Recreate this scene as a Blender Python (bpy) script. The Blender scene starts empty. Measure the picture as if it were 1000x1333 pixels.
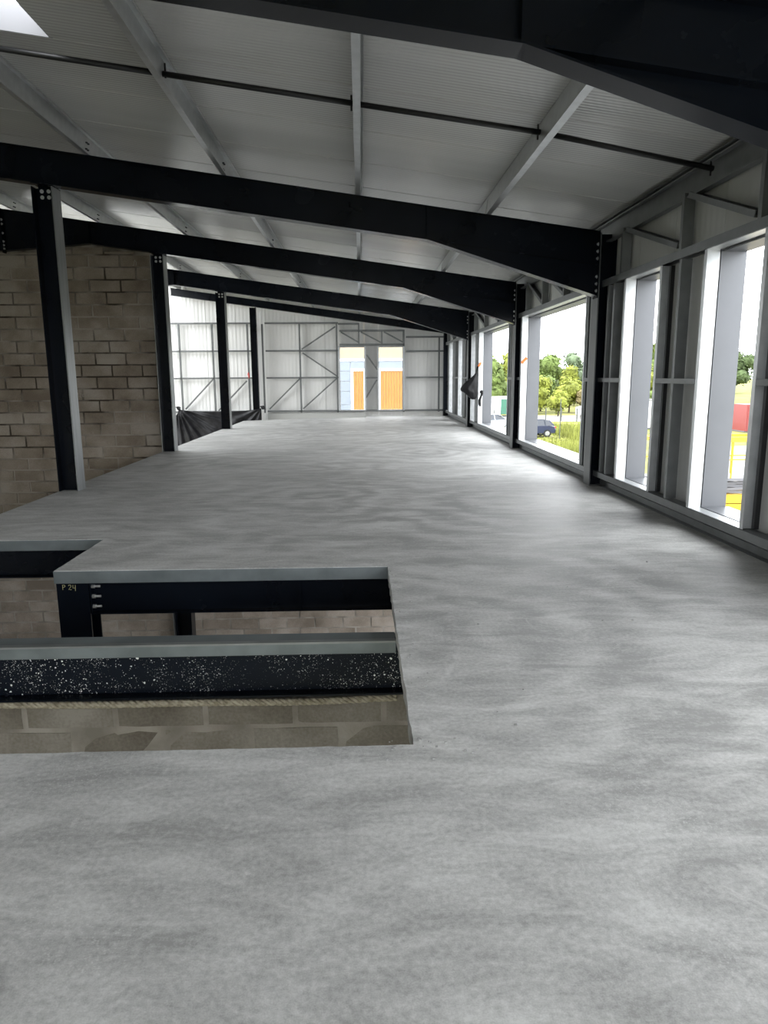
import bpy, bmesh, math, random
from mathutils import Vector, Matrix, noise as mnoise
random.seed(7)
R = random.Random(11)
scene = bpy.context.scene
col = scene.collection

# ------------------------------------------------------------------ camera
cam_d = bpy.data.cameras.new('camera')
cam_d.sensor_fit = 'HORIZONTAL'
cam_d.sensor_width = 36.0
cam_d.lens = 923.9 / 1000.0 * 36.0
cam_d.clip_start = 0.05
cam_d.clip_end = 2000
cam = bpy.data.objects.new('camera', cam_d)
col.objects.link(cam)
cr, cu, cf = (0.99945187, -0.03253087, -0.00614053), (0.01214823, 0.18784689, 0.98212319), (0.03079585, 0.98165946, -0.18813912)
cam.matrix_world = Matrix(((cr[0], cu[0], -cf[0], 0), (cr[1], cu[1], -cf[1], 0), (cr[2], cu[2], -cf[2], 1.35), (0, 0, 0, 1)))
scene.camera = cam

# ------------------------------------------------------------------ world: bright hazy overcast sky
SKY = 7.4
world = bpy.data.worlds.new('overcast_sky')
scene.world = world
world.use_nodes = True
wn = world.node_tree
wn.nodes.clear()
w_out = wn.nodes.new('ShaderNodeOutputWorld')
w_bg = wn.nodes.new('ShaderNodeBackground')
w_tc = wn.nodes.new('ShaderNodeTexCoord')
w_sep = wn.nodes.new('ShaderNodeSeparateXYZ')
w_ramp = wn.nodes.new('ShaderNodeValToRGB')
w_ramp.color_ramp.elements[0].position = 0.0
w_ramp.color_ramp.elements[0].color = (0.93, 0.96, 1.0, 1)
w_ramp.color_ramp.elements[1].position = 1.0
w_ramp.color_ramp.elements[1].color = (0.95, 0.98, 1.0, 1)
wn.links.new(w_tc.outputs['Generated'], w_sep.inputs[0])
wn.links.new(w_sep.outputs['Z'], w_ramp.inputs['Fac'])
wn.links.new(w_ramp.outputs['Color'], w_bg.inputs['Color'])
w_bg.inputs['Strength'].default_value = SKY
wn.links.new(w_bg.outputs[0], w_out.inputs['Surface'])

scene.view_settings.view_transform = 'Standard'
scene.view_settings.look = 'None'
scene.view_settings.gamma = 1.0
scene.view_settings.use_curve_mapping = False
scene.view_settings.exposure = 0.12
scene.cycles.use_denoising = True
scene.cycles.max_bounces = 10
scene.cycles.diffuse_bounces = 7
scene.cycles.glossy_bounces = 4
scene.cycles.sample_clamp_indirect = 12.0
scene.cycles.caustics_reflective = False
scene.cycles.caustics_refractive = False


def portal(cx, cy, cz, sx, sy, direction):
    """A sky portal: it gives no light of its own, only guides sky sampling through an opening."""
    ld = bpy.data.lights.new('sky_portal', 'AREA')
    ld.shape = 'RECTANGLE'
    ld.size, ld.size_y = sx, sy
    ld.cycles.is_portal = True
    o = bpy.data.objects.new('sky_portal', ld)
    o.location = (cx, cy, cz)
    o.rotation_euler = Vector(direction).to_track_quat('-Z', 'Z' if abs(direction[2]) < .5 else 'Y').to_euler()
    col.objects.link(o)


# ------------------------------------------------------------------ dimensions (metres)
Y1, Y2, Y3, Y4 = 8.62, 13.185, 18.907, 24.40      # near edge of each steel frame
Y0 = 3.70
XR, XL = 2.814, -3.434                            # inner flange faces of the column rows
RIDGE = -6.20
SL = 0.1375
ROOFZ = 3.582
GROUND = -4.0
YREAR = -5.2
zbot = lambda x: 3.005 - SL * x
ztop = lambda x: 3.376 - SL * x
zroof = lambda x: ROOFZ - SL * (x if x > RIDGE else 2 * RIDGE - x)
ANG = math.atan(SL)

# ------------------------------------------------------------------ materials
MATS = {}


def mat(name, color=(.5, .5, .5), rough=.5, metal=0.0, spec=.5):
    m = bpy.data.materials.new(name)
    m.use_nodes = True
    b = m.node_tree.nodes['Principled BSDF']
    b.inputs['Base Color'].default_value = (*color, 1)
    b.inputs['Roughness'].default_value = rough
    b.inputs['Metallic'].default_value = metal
    b.inputs['Specular IOR Level'].default_value = spec
    MATS[name] = m
    return m


def nodes_of(m):
    return m.node_tree.nodes, m.node_tree.links, m.node_tree.nodes['Principled BSDF']


def noise_color(m, c1, c2, scale=4.0, detail=6, lo=.35, hi=.65, coord='Object', stretch=(1, 1, 1), rough=None, bump=0.0, bump_scale=None, distort=0.0):
    n, l, b = nodes_of(m)
    tc = n.new('ShaderNodeTexCoord')
    mp = n.new('ShaderNodeMapping')
    mp.inputs['Scale'].default_value = stretch
    l.new(tc.outputs[coord], mp.inputs['Vector'])
    nz = n.new('ShaderNodeTexNoise')
    nz.inputs['Scale'].default_value = scale
    nz.inputs['Detail'].default_value = detail
    nz.inputs['Distortion'].default_value = distort
    l.new(mp.outputs[0], nz.inputs['Vector'])
    rp = n.new('ShaderNodeValToRGB')
    rp.color_ramp.elements[0].position = lo
    rp.color_ramp.elements[0].color = (*c1, 1)
    rp.color_ramp.elements[1].position = hi
    rp.color_ramp.elements[1].color = (*c2, 1)
    l.new(nz.outputs['Fac'], rp.inputs['Fac'])
    l.new(rp.outputs['Color'], b.inputs['Base Color'])
    if rough:
        mr = n.new('ShaderNodeMapRange')
        mr.inputs['To Min'].default_value, mr.inputs['To Max'].default_value = rough
        l.new(nz.outputs['Fac'], mr.inputs['Value'])
        l.new(mr.outputs[0], b.inputs['Roughness'])
    if bump:
        nb = n.new('ShaderNodeTexNoise')
        nb.inputs['Scale'].default_value = bump_scale or scale * 6
        nb.inputs['Detail'].default_value = 4
        l.new(mp.outputs[0], nb.inputs['Vector'])
        bp = n.new('ShaderNodeBump')
        bp.inputs['Strength'].default_value = bump
        bp.inputs['Distance'].default_value = .01
        l.new(nb.outputs['Fac'], bp.inputs['Height'])
        l.new(bp.outputs[0], b.inputs['Normal'])
    return m


# navy-black paint on the frames
noise_color(mat('navy_steel', (.003, .0045, .008), .26, 0, .14), (.0018, .0028, .005), (.0032, .005, .009), 1.5, rough=(.22, .30))
noise_color(mat('flange_painted_sheen', (.26, .27, .275), .32, .9), (.23, .24, .245), (.29, .30, .305), 3, 4, stretch=(8, 8, .6), rough=(.28, .40))  # same navy paint, window reflection put in as a lighter metallic colour
noise_color(mat('flange_painted_sheen_dim', (.10, .105, .105), .4, .6), (.09, .095, .095), (.11, .115, .115), 3, 4, stretch=(8, 8, .6), rough=(.36, .46))  # right columns: same paint, with a dimmer reflection put into the colour
# galvanised cold-formed steel
noise_color(mat('galvanised', (.5, .52, .53), .38, .75), (.46, .475, .48), (.54, .555, .56), 9, 5, rough=(.32, .42))
noise_color(mat('galvanised_dull', (.17, .178, .178), .45, .5), (.145, .152, .152), (.185, .192, .192), 7, 5, rough=(.38, .52))
noise_color(mat('reveal_metal', (.115, .12, .13), .42, .2), (.108, .113, .122), (.122, .127, .138), 3, 4, rough=(.34, .48))
noise_color(mat('deck_trim', (.10, .115, .12), .5, .2), (.085, .10, .103), (.125, .143, .147), 5, 8, rough=(.4, .65))
mat('bolt_zinc', (.55, .56, .56), .35, .8)
mat('bolt_dark', (.05, .055, .06), .4, .5)
mat('tie_black', (.006, .006, .007), .45)
mat('orange_tape', (.85, .16, .03), .6)
mat('red_marker', (.55, .08, .07), .6)
mat('chalk_yellow', (.42, .40, .20), .9)
mat('chalk_grey', (.30, .275, .23), .9)
noise_color(mat('rope_hemp', (.34, .30, .23), .9), (.24, .21, .155), (.42, .38, .30), 40, 4)
noise_color(mat('black_film', (.010, .010, .012), .34, 0, .22), (.006, .006, .007), (.016, .016, .018), 6, rough=(.28, .45))
noise_color(mat('black_cloth', (.005, .005, .006), .55, 0, .2), (.0035, .0035, .004), (.008, .008, .009), 10, bump=.8, bump_scale=12)
noise_color(mat('grey_cloth', (.10, .10, .10), .8), (.08, .08, .08), (.14, .14, .14), 10)
mat('upstand_grey', (.20, .20, .21), .5)


def ribbed_panel(name, c1, c2, axis, pitch, strength, rough, spec=.5):
    """coated sheet with fine pressed ribs running along one object axis"""
    m = mat(name, c1, rough[0], 0, spec)
    st = {'X': (1.3, .2, .2), 'Y': (.2, 1.3, .2)}[axis]
    noise_color(m, c1, c2, 1.0, 2, stretch=st)
    n, l, b = nodes_of(m)
    tc = n.new('ShaderNodeTexCoord')
    sp = n.new('ShaderNodeSeparateXYZ')
    l.new(tc.outputs['Object'], sp.inputs[0])
    mu = n.new('ShaderNodeMath'); mu.operation = 'MULTIPLY'; mu.inputs[1].default_value = 2 * math.pi / pitch
    l.new(sp.outputs[axis], mu.inputs[0])
    sn = n.new('ShaderNodeMath'); sn.operation = 'SINE'
    l.new(mu.outputs[0], sn.inputs[0])
    # slow waviness of thin sheet
    nz = n.new('ShaderNodeTexNoise'); nz.inputs['Scale'].default_value = 1.6; nz.inputs['Detail'].default_value = 1
    mpw = n.new('ShaderNodeMapping'); mpw.inputs['Scale'].default_value = st
    l.new(tc.outputs['Object'], mpw.inputs['Vector']); l.new(mpw.outputs[0], nz.inputs['Vector'])
    m2 = n.new('ShaderNodeMath'); m2.operation = 'MULTIPLY'; m2.inputs[1].default_value = 3.0
    l.new(nz.outputs['Fac'], m2.inputs[0])
    ad = n.new('ShaderNodeMath'); ad.operation = 'MULTIPLY_ADD'; ad.inputs[1].default_value = .16
    l.new(sn.outputs[0], ad.inputs[0]); l.new(m2.outputs[0], ad.inputs[2])
    bp = n.new('ShaderNodeBump'); bp.inputs['Strength'].default_value = strength; bp.inputs['Distance'].default_value = .012
    l.new(ad.outputs[0], bp.inputs['Height'])
    l.new(bp.outputs[0], b.inputs['Normal'])
    return m


ribbed_panel('roof_sheet', (.50, .50, .485), (.55, .55, .535), 'Y', .05, .6, (.27, .27), .7)
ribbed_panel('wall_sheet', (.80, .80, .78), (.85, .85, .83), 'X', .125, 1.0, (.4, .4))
ribbed_panel('wall_sheet_side', (.42, .425, .41), (.46, .465, .45), 'Y', .10, .35, (.4, .5))  # white panels again, backlit shade put into a darker colour

# masonry
def block_mat(name, dark, light, tint):
    m = mat(name, dark, .95, 0, .2)
    n, l, b = nodes_of(m)
    oi = n.new('ShaderNodeObjectInfo')
    tc = n.new('ShaderNodeTexCoord')
    ge = n.new('ShaderNodeNewGeometry')
    nz = n.new('ShaderNodeTexNoise'); nz.inputs['Scale'].default_value = 2.2; nz.inputs['Detail'].default_value = 8
    l.new(ge.outputs['Position'], nz.inputs['Vector'])
    fi = n.new('ShaderNodeTexNoise'); fi.inputs['Scale'].default_value = 60; fi.inputs['Detail'].default_value = 4
    l.new(ge.outputs['Position'], fi.inputs['Vector'])
    a1 = n.new('ShaderNodeMath'); a1.operation = 'MULTIPLY_ADD'; a1.inputs[1].default_value = .35
    l.new(fi.outputs['Fac'], a1.inputs[0]); l.new(nz.outputs['Fac'], a1.inputs[2])
    a2 = n.new('ShaderNodeMath'); a2.operation = 'MULTIPLY_ADD'; a2.inputs[1].default_value = .22
    l.new(oi.outputs['Random'], a2.inputs[0]); l.new(a1.outputs[0], a2.inputs[2])
    rp = n.new('ShaderNodeValToRGB')
    rp.color_ramp.elements[0].position = .55; rp.color_ramp.elements[0].color = (*dark, 1)
    rp.color_ramp.elements[1].position = 1.0; rp.color_ramp.elements[1].color = (*light, 1)
    e = rp.color_ramp.elements.new(.78); e.color = (*tint, 1)
    l.new(a2.outputs[0], rp.inputs['Fac'])
    l.new(rp.outputs['Color'], b.inputs['Base Color'])
    bp = n.new('ShaderNodeBump'); bp.inputs['Strength'].default_value = .6; bp.inputs['Distance'].default_value = .006
    l.new(fi.outputs['Fac'], bp.inputs['Height']); l.new(bp.outputs[0], b.inputs['Normal'])
    return m


block_mat('concrete_block', (.150, .121, .092), (.30, .265, .225), (.222, .187, .148))
block_mat('concrete_block_lower', (.17, .142, .115), (.34, .30, .262), (.25, .213, .178))
noise_color(mat('mortar', (.26, .235, .195), .95, 0, .2), (.05, .04, .03), (.28, .25, .212), 1.1, 7, .42, .60, bump=.5, bump_scale=50)


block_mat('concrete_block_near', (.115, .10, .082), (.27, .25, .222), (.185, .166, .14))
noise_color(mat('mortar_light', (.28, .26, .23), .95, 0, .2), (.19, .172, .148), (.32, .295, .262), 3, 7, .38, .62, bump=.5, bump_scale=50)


def concrete_floor():
    m = mat('power_floated_concrete', (.4, .4, .39), .5, 0, .36)
    n, l, b = nodes_of(m)
    tc = n.new('ShaderNodeTexCoord')
    P = tc.outputs['Object']

    def nz(scale, detail, rough=.55, dist=0.0, vec=P, stretch=None):
        if stretch:
            mp = n.new('ShaderNodeMapping'); mp.inputs['Scale'].default_value = stretch
            l.new(vec, mp.inputs['Vector']); vec = mp.outputs[0]
        t = n.new('ShaderNodeTexNoise')
        t.inputs['Scale'].default_value = scale; t.inputs['Detail'].default_value = detail
        t.inputs['Roughness'].default_value = rough; t.inputs['Distortion'].default_value = dist
        l.new(vec, t.inputs['Vector'])
        return t

    def math_(op, a, bb, c=None):
        t = n.new('ShaderNodeMath'); t.operation = op
        for i, v in enumerate((a, bb, c)):
            if v is None:
                continue
            if isinstance(v, (int, float)):
                t.inputs[i].default_value = v
            else:
                l.new(v, t.inputs[i])
        return t.outputs[0]

    # circular trowel passes: rings about random centres
    warp = nz(.5, 3)
    wv = n.new('ShaderNodeVectorMath'); wv.operation = 'SCALE'; wv.inputs['Scale'].default_value = .5
    l.new(warp.outputs['Color'], wv.inputs[0])
    av = n.new('ShaderNodeVectorMath'); av.operation = 'ADD'
    l.new(P, av.inputs[0]); l.new(wv.outputs[0], av.inputs[1])
    vo = n.new('ShaderNodeTexVoronoi'); vo.feature = 'SMOOTH_F1'; vo.voronoi_dimensions = '2D'
    vo.inputs['Scale'].default_value = .30; vo.inputs['Smoothness'].default_value = .25
    l.new(av.outputs[0], vo.inputs['Vector'])
    ring_n = nz(1.2, 4)
    ph = math_('MULTIPLY_ADD', vo.outputs['Distance'], 46.0, math_('MULTIPLY', ring_n.outputs['Fac'], 16.0))
    ring = math_('SINE', ph, 0)
    mask = nz(.22, 3)
    mk = n.new('ShaderNodeMapRange'); mk.inputs['From Min'].default_value = .38; mk.inputs['From Max'].default_value = .58
    l.new(mask.outputs['Fac'], mk.inputs['Value'])
    ringm = math_('MULTIPLY', ring, mk.outputs[0])
    # broad clouds, smears, fine grain
    cloud = nz(.6, 8, .6, .6)
    smear = nz(1.1, 8, .65, 1.2, stretch=(1.0, 2.2, 1))
    fine = nz(55, 5, .6)
    grain = nz(240, 3, .6)
    streak = nz(2.6, 9, .7, .8, vec=av.outputs[0], stretch=(.8, 2.6, 1))
    v = math_('MULTIPLY_ADD', cloud.outputs['Fac'], .25, math_('MULTIPLY', smear.outputs['Fac'], .25))
    v = math_('MULTIPLY_ADD', streak.outputs['Fac'], .50, v)
    v = math_('MULTIPLY_ADD', fine.outputs['Fac'], .30, v)
    v = math_('MULTIPLY_ADD', grain.outputs['Fac'], .20, v)
    v = math_('MULTIPLY_ADD', ringm, .058, v)
    rp = n.new('ShaderNodeValToRGB')
    rp.color_ramp.elements[0].position = .65; rp.color_ramp.elements[0].color = (.285, .285, .277, 1)
    rp.color_ramp.elements[1].position = .87; rp.color_ramp.elements[1].color = (.555, .555, .545, 1)
    e = rp.color_ramp.elements.new(.755); e.color = (.414, .413, .404, 1)
    l.new(v, rp.inputs['Fac'])
    scuff = nz(3.2, 9, .72, 2.6, vec=av.outputs[0])
    sc_ = n.new('ShaderNodeMapRange'); sc_.inputs['From Min'].default_value = .57; sc_.inputs['From Max'].default_value = .72; sc_.inputs['To Max'].default_value = .45
    l.new(scuff.outputs['Fac'], sc_.inputs['Value'])
    dk = n.new('ShaderNodeMapRange'); dk.inputs['From Min'].default_value = .42; dk.inputs['From Max'].default_value = .30; dk.inputs['To Max'].default_value = .35
    l.new(scuff.outputs['Fac'], dk.inputs['Value'])
    mA = n.new('ShaderNodeMix'); mA.data_type = 'RGBA'
    l.new(sc_.outputs[0], mA.inputs[0]); l.new(rp.outputs['Color'], mA.inputs[6]); mA.inputs[7].default_value = (.64, .64, .63, 1)
    mB = n.new('ShaderNodeMix'); mB.data_type = 'RGBA'
    l.new(dk.outputs[0], mB.inputs[0]); l.new(mA.outputs[2], mB.inputs[6]); mB.inputs[7].default_value = (.25, .25, .242, 1)
    # pale aggregate specks
    sp = n.new('ShaderNodeTexVoronoi'); sp.inputs['Scale'].default_value = 85
    l.new(P, sp.inputs['Vector'])
    sm = n.new('ShaderNodeMapRange'); sm.inputs['From Min'].default_value = .30; sm.inputs['From Max'].default_value = .10
    l.new(sp.outputs['Distance'], sm.inputs['Value'])
    zone = nz(1.6, 5)
    zm = n.new('ShaderNodeMapRange'); zm.inputs['From Min'].default_value = .48; zm.inputs['From Max'].default_value = .66; zm.inputs['To Max'].default_value = .5
    l.new(zone.outputs['Fac'], zm.inputs['Value'])
    f = math_('MULTIPLY', sm.outputs[0], zm.outputs[0])
    mx = n.new('ShaderNodeMix'); mx.data_type = 'RGBA'
    l.new(f, mx.inputs[0]); l.new(mB.outputs[2], mx.inputs[6]); mx.inputs[7].default_value = (.66, .66, .65, 1)
    l.new(mx.outputs[2], b.inputs['Base Color'])
    ro = n.new('ShaderNodeMapRange'); ro.inputs['From Min'].default_value = .6; ro.inputs['From Max'].default_value = .9
    ro.inputs['To Min'].default_value = .50; ro.inputs['To Max'].default_value = .66
    l.new(v, ro.inputs['Value']); l.new(ro.outputs[0], b.inputs['Roughness'])
    bp = n.new('ShaderNodeBump'); bp.inputs['Strength'].default_value = .22; bp.inputs['Distance'].default_value = .004
    l.new(v, bp.inputs['Height']); l.new(bp.outputs[0], b.inputs['Normal'])


concrete_floor()
noise_color(mat('slab_raw', (.3, .3, .29), .85), (.24, .24, .23), (.36, .36, .35), 12, 6, bump=.4)
noise_color(mat('lower_floor', (.3, .29, .27), .8), (.25, .24, .22), (.36, .35, .33), 2, 8)


def splattered():
    m = mat('navy_steel_splattered', (.006, .009, .015), .36, 0, .10)
    n, l, b = nodes_of(m)
    tc = n.new('ShaderNodeTexCoord')
    acc = None
    for sc, thr, msc in ((34, .16, 3.0), (75, .20, 2.0), (120, .22, 5.0)):
        vo = n.new('ShaderNodeTexVoronoi'); vo.inputs['Scale'].default_value = sc
        wz = n.new('ShaderNodeTexNoise'); wz.inputs['Scale'].default_value = sc * 1.5
        l.new(tc.outputs['Object'], wz.inputs['Vector'])
        wa = n.new('ShaderNodeVectorMath'); wa.operation = 'MULTIPLY_ADD'
        wa.inputs[1].default_value = (.014, .014, .014)
        l.new(wz.outputs['Color'], wa.inputs[0]); l.new(tc.outputs['Object'], wa.inputs[2])
        l.new(wa.outputs[0], vo.inputs['Vector'])
        nz = n.new('ShaderNodeTexNoise'); nz.inputs['Scale'].default_value = msc; nz.inputs['Detail'].default_value = 3
        l.new(tc.outputs['Object'], nz.inputs['Vector'])
        sz = n.new('ShaderNodeMapRange'); sz.inputs['From Min'].default_value = .34; sz.inputs['From Max'].default_value = .62
        sz.inputs['To Min'].default_value = 0.0; sz.inputs['To Max'].default_value = thr * 1.5
        l.new(nz.outputs['Fac'], sz.inputs['Value'])
        vc = n.new('ShaderNodeSeparateColor')
        l.new(vo.outputs['Color'], vc.inputs[0])
        ms = n.new('ShaderNodeMath'); ms.operation = 'MULTIPLY'
        l.new(sz.outputs[0], ms.inputs[0]); l.new(vc.outputs[0], ms.inputs[1])
        lt = n.new('ShaderNodeMath'); lt.operation = 'LESS_THAN'
        l.new(vo.outputs['Distance'], lt.inputs[0]); l.new(ms.outputs[0], lt.inputs[1])
        if acc is None:
            acc = lt.outputs[0]
        else:
            mxx = n.new('ShaderNodeMath'); mxx.operation = 'MAXIMUM'
            l.new(acc, mxx.inputs[0]); l.new(lt.outputs[0], mxx.inputs[1]); acc = mxx.outputs[0]
    mx = n.new('ShaderNodeMix'); mx.data_type = 'RGBA'
    l.new(acc, mx.inputs[0]); mx.inputs[6].default_value = (.004, .006, .011, 1); mx.inputs[7].default_value = (.75, .76, .74, 1)
    l.new(mx.outputs[2], b.inputs['Base Color'])
    rr = n.new('ShaderNodeMapRange'); rr.inputs['To Min'].default_value = .42; rr.inputs['To Max'].default_value = .95
    l.new(acc, rr.inputs['Value']); l.new(rr.outputs[0], b.inputs['Roughness'])


splattered()

# outdoors
noise_color(mat('meadow', (.14, .15, .04), .95, 0, .1), (.10, .115, .028), (.20, .185, .07), .25, 8)
noise_color(mat('gravel_light', (.27, .26, .235), .95, 0, .1), (.22, .215, .195), (.31, .30, .27), .8, 8)
noise_color(mat('asphalt', (.2, .2, .2), .9), (.16, .16, .16), (.25, .25, .25), 1.2, 8)
for nm, c in (('leaf_yellow', (.15, .168, .028)), ('leaf_mid', (.095, .13, .036)), ('leaf_dark', (.06, .085, .034)), ('leaf_blue', (.09, .12, .068)), ('leaf_dry', (.16, .13, .06)), ('grass_blade', (.17, .185, .04))):
    noise_color(mat(nm, c, .8, 0, .2), tuple(.6 * v for v in c), tuple(1.45 * v for v in c), .7, 4)
    MATS[nm].node_tree.nodes['Principled BSDF'].inputs['Transmission Weight'].default_value = 0
mat('bark', (.06, .045, .03), .95)
mat('car_blue', (.014, .02, .05), .3, .2); mat('car_pale', (.40, .44, .50), .25, .3)
mat('car_glass', (.02, .025, .035), .05); mat('tyre', (.01, .01, .01), .8); mat('rim_alloy', (.45, .45, .46), .3, .9)
mat('lamp_red', (.4, .02, .02), .3)
mat('lift_yellow', (.42, .25, .008), .45); mat('lift_grey', (.12, .12, .13), .6)
mat('skip_green', (.025, .11, .07), .5); mat('white_paint', (.72, .73, .74), .5); mat('box_red', (.20, .035, .032), .55)
mat('fence_wire', (.05, .055, .05), .7)
noise_color(mat('cream_render', (.27, .22, .15), .9), (.26, .21, .145), (.28, .23, .155), 2)
noise_color(mat('pale_blue_panel', (.165, .19, .22), .6), (.16, .183, .212), (.17, .197, .228), 2)
noise_color(mat('orange_board', (.27, .125, .022), .6), (.25, .112, .018), (.29, .138, .027), 3, 5, stretch=(6, 1, .6))


# ------------------------------------------------------------------ mesh helpers
class MB:
    def __init__(s):
        s.v, s.f = [], []

    def add(s, vs, fs):
        o = len(s.v)
        s.v += [tuple(p) for p in vs]
        s.f += [tuple(i + o for i in f) for f in fs]
        return s

    def box(s, x0, x1, y0, y1, z0, z1):
        vs = [(x, y, z) for z in (z0, z1) for y in (y0, y1) for x in (x0, x1)]
        return s.add(vs, [(0, 2, 3, 1), (4, 5, 7, 6), (0, 1, 5, 4), (2, 6, 7, 3), (0, 4, 6, 2), (1, 3, 7, 5)])

    def prism(s, poly, axis, a, b):
        """extrude a 2-D outline along an axis: 'y' takes (x,z), 'x' takes (y,z), 'z' takes (x,y)"""
        n = len(poly)
        put = {'y': lambda p, t: (p[0], t, p[1]), 'x': lambda p, t: (t, p[0], p[1]), 'z': lambda p, t: (p[0], p[1], t)}[axis]
        vs = [put(p, a) for p in poly] + [put(p, b) for p in poly]
        fs = [tuple(range(n))[::-1], tuple(range(n, 2 * n))] + [(i, (i + 1) % n, n + (i + 1) % n, n + i) for i in range(n)]
        return s.add(vs, fs)

    def member(s, p0, p1, prof, side):
        """extrude a profile (u along side, v along the third axis) from p0 to p1"""
        p0, p1 = Vector(p0), Vector(p1)
        d = (p1 - p0).normalized()
        u = Vector(side); u = (u - d * u.dot(d)).normalized()
        w = d.cross(u)
        n = len(prof)
        vs = [p + u * a + w * b for p in (p0, p1) for a, b in prof]
        fs = [tuple(range(n))[::-1], tuple(range(n, 2 * n))] + [(i, (i + 1) % n, n + (i + 1) % n, n + i) for i in range(n)]
        return s.add(vs, fs)

    def cyl(s, p0, p1, r, n=8, r1=None):
        p0, p1 = Vector(p0), Vector(p1)
        d = (p1 - p0).normalized()
        u = d.orthogonal().normalized(); w = d.cross(u)
        r1 = r if r1 is None else r1
        vs = [p + (u * math.cos(2 * math.pi * k / n) + w * math.sin(2 * math.pi * k / n)) * q for p, q in ((p0, r), (p1, r1)) for k in range(n)]
        fs = [tuple(range(n))[::-1], tuple(range(n, 2 * n))] + [(i, (i + 1) % n, n + (i + 1) % n, n + i) for i in range(n)]
        return s.add(vs, fs)

    def tube(s, pts, r, n=6, radii=None):
        pts = [Vector(p) for p in pts]
        rings = []
        u = None
        for i, p in enumerate(pts):
            d = (pts[min(i + 1, len(pts) - 1)] - pts[max(i - 1, 0)]).normalized()
            u = d.orthogonal().normalized() if u is None else (u - d * u.dot(d)).normalized()
            w = d.cross(u)
            q = radii[i] if radii else r
            rings.append([p + (u * math.cos(2 * math.pi * k / n) + w * math.sin(2 * math.pi * k / n)) * q for k in range(n)])
        vs = [p for rg in rings for p in rg]
        fs = [(i * n + k, i * n + (k + 1) % n, (i + 1) * n + (k + 1) % n, (i + 1) * n + k) for i in range(len(pts) - 1) for k in range(n)]
        fs += [tuple(range(n))[::-1], tuple(range((len(pts) - 1) * n, len(pts) * n))]
        return s.add(vs, fs)


ROOT = {}


def finish(me, m, smooth=False):
    bm = bmesh.new(); bm.from_mesh(me)
    bmesh.ops.recalc_face_normals(bm, faces=bm.faces)
    bm.to_mesh(me); bm.free()
    me.materials.append(MATS[m])
    if smooth:
        for p in me.polygons:
            p.use_smooth = True


def obj(name, mb, m, parent=None, smooth=False, base=None):
    """one mesh object in world coordinates; its origin is its parent's base (or `base`)"""
    if parent is not None:
        b = ROOT[parent.name]
    else:
        b = Vector(base) if base is not None else Vector((0, 0, 0))
    me = bpy.data.meshes.new(name)
    me.from_pydata([tuple(Vector(p) - b) for p in mb.v], [], mb.f)
    finish(me, m, smooth)
    o = bpy.data.objects.new(name, me)
    col.objects.link(o)
    if parent is not None:
        o.parent = parent
    else:
        o.location = b
    ROOT[o.name] = b
    return o


def empty(name, loc=(0, 0, 0)):
    o = bpy.data.objects.new(name, None)
    o.empty_display_size = .2
    o.location = loc
    col.objects.link(o)
    ROOT[o.name] = Vector(loc)
    return o


def tag(o, label, cat, group=None, kind='thing'):
    o['label'] = label
    o['category'] = cat
    o['kind'] = kind
    if group:
        o['group'] = group
    return o


def struct(o, label=None):
    o['kind'] = 'structure'
    if label:
        o['label'] = label
    return o


def c_prof(h, w, t=.003, lip=.014, flip=1):
    """C section: web of depth h at v=0, flanges of width w towards +v (or -v)"""
    p = [(-h / 2, 0), (h / 2, 0), (h / 2, w), (h / 2 - lip, w), (h / 2 - lip, w - t), (h / 2 - t, w - t), (h / 2 - t, t), (-h / 2 + t, t), (-h / 2 + t, w - t), (-h / 2 + lip, w - t), (-h / 2 + lip, w), (-h / 2, w)]
    return [(a, b * flip) for a, b in p]


def rect_prof(a, b):
    return [(-a / 2, -b / 2), (a / 2, -b / 2), (a / 2, b / 2), (-a / 2, b / 2)]


# ================================================================== STRUCTURE
# ------------------------------------------------------------------ floor slab with the stair opening
def jitter_edge(a, b, step=.045, amp=.004, keep=False):
    a, b = Vector(a), Vector(b)
    L = (b - a).length
    n = max(1, int(L / step))
    d = (b - a) / L
    nrm = Vector((-d.y, d.x))
    out = [a]
    if not keep:
        for i in range(1, n):
            out.append(a + (b - a) * i / n + nrm * R.uniform(-amp, amp))
    return out


outline = [((-3.67, 22.45), 0), ((-3.67, 5.97), 1), ((-2.20, 5.97), 1), ((-2.20, 4.96), 1), ((.18, 4.96), 1), ((.18, 2.43), 1),
           ((-3.67, 2.43), 0), ((-3.67, YREAR), 0), ((3.0, YREAR), 0), ((3.0, 24.62), 0), ((.18, 24.62), 0), ((.18, 23.75), 0), ((-2.12, 23.62), 0), ((-2.16, 23.30), 0), ((-3.10, 22.80), 0)]
pts = []
for i, (p, j) in enumerate(outline):
    pts += jitter_edge(p, outline[(i + 1) % len(outline)][0], amp=.003, keep=not j)
fm = MB()
fm.prism([(p.x, p.y) for p in pts], 'z', -.088, 0)
floor = obj('floor', fm, 'power_floated_concrete')
bm = bmesh.new(); bm.from_mesh(floor.data); bmesh.ops.triangulate(bm, faces=[f for f in bm.faces if len(f.verts) > 4]); bm.to_mesh(floor.data); bm.free()
struct(floor, 'grey power-floated concrete floor with a stepped opening')
for (x0, x1, y) in ((-2.20, .18, 4.953), (-3.67, -2.203, 5.963)):
    obj('edge_trim', MB().box(x0, x1, y, y + .004, -.092, -.004), 'deck_trim', floor)
obj('edge_trim', MB().box(-2.207, -2.203, 4.96, 5.965, -.092, -.004), 'deck_trim', floor)
obj('edge_trim', MB().box(-3.677, -3.673, 5.97, 22.4, -.092, -.004), 'deck_trim', floor)
obj('edge_angle', MB().box(2.985, 3.012, YREAR, 24.6, 0, .062).box(2.93, 2.985, YREAR, 24.6, 0, .004), 'galvanised_dull', floor)
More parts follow.
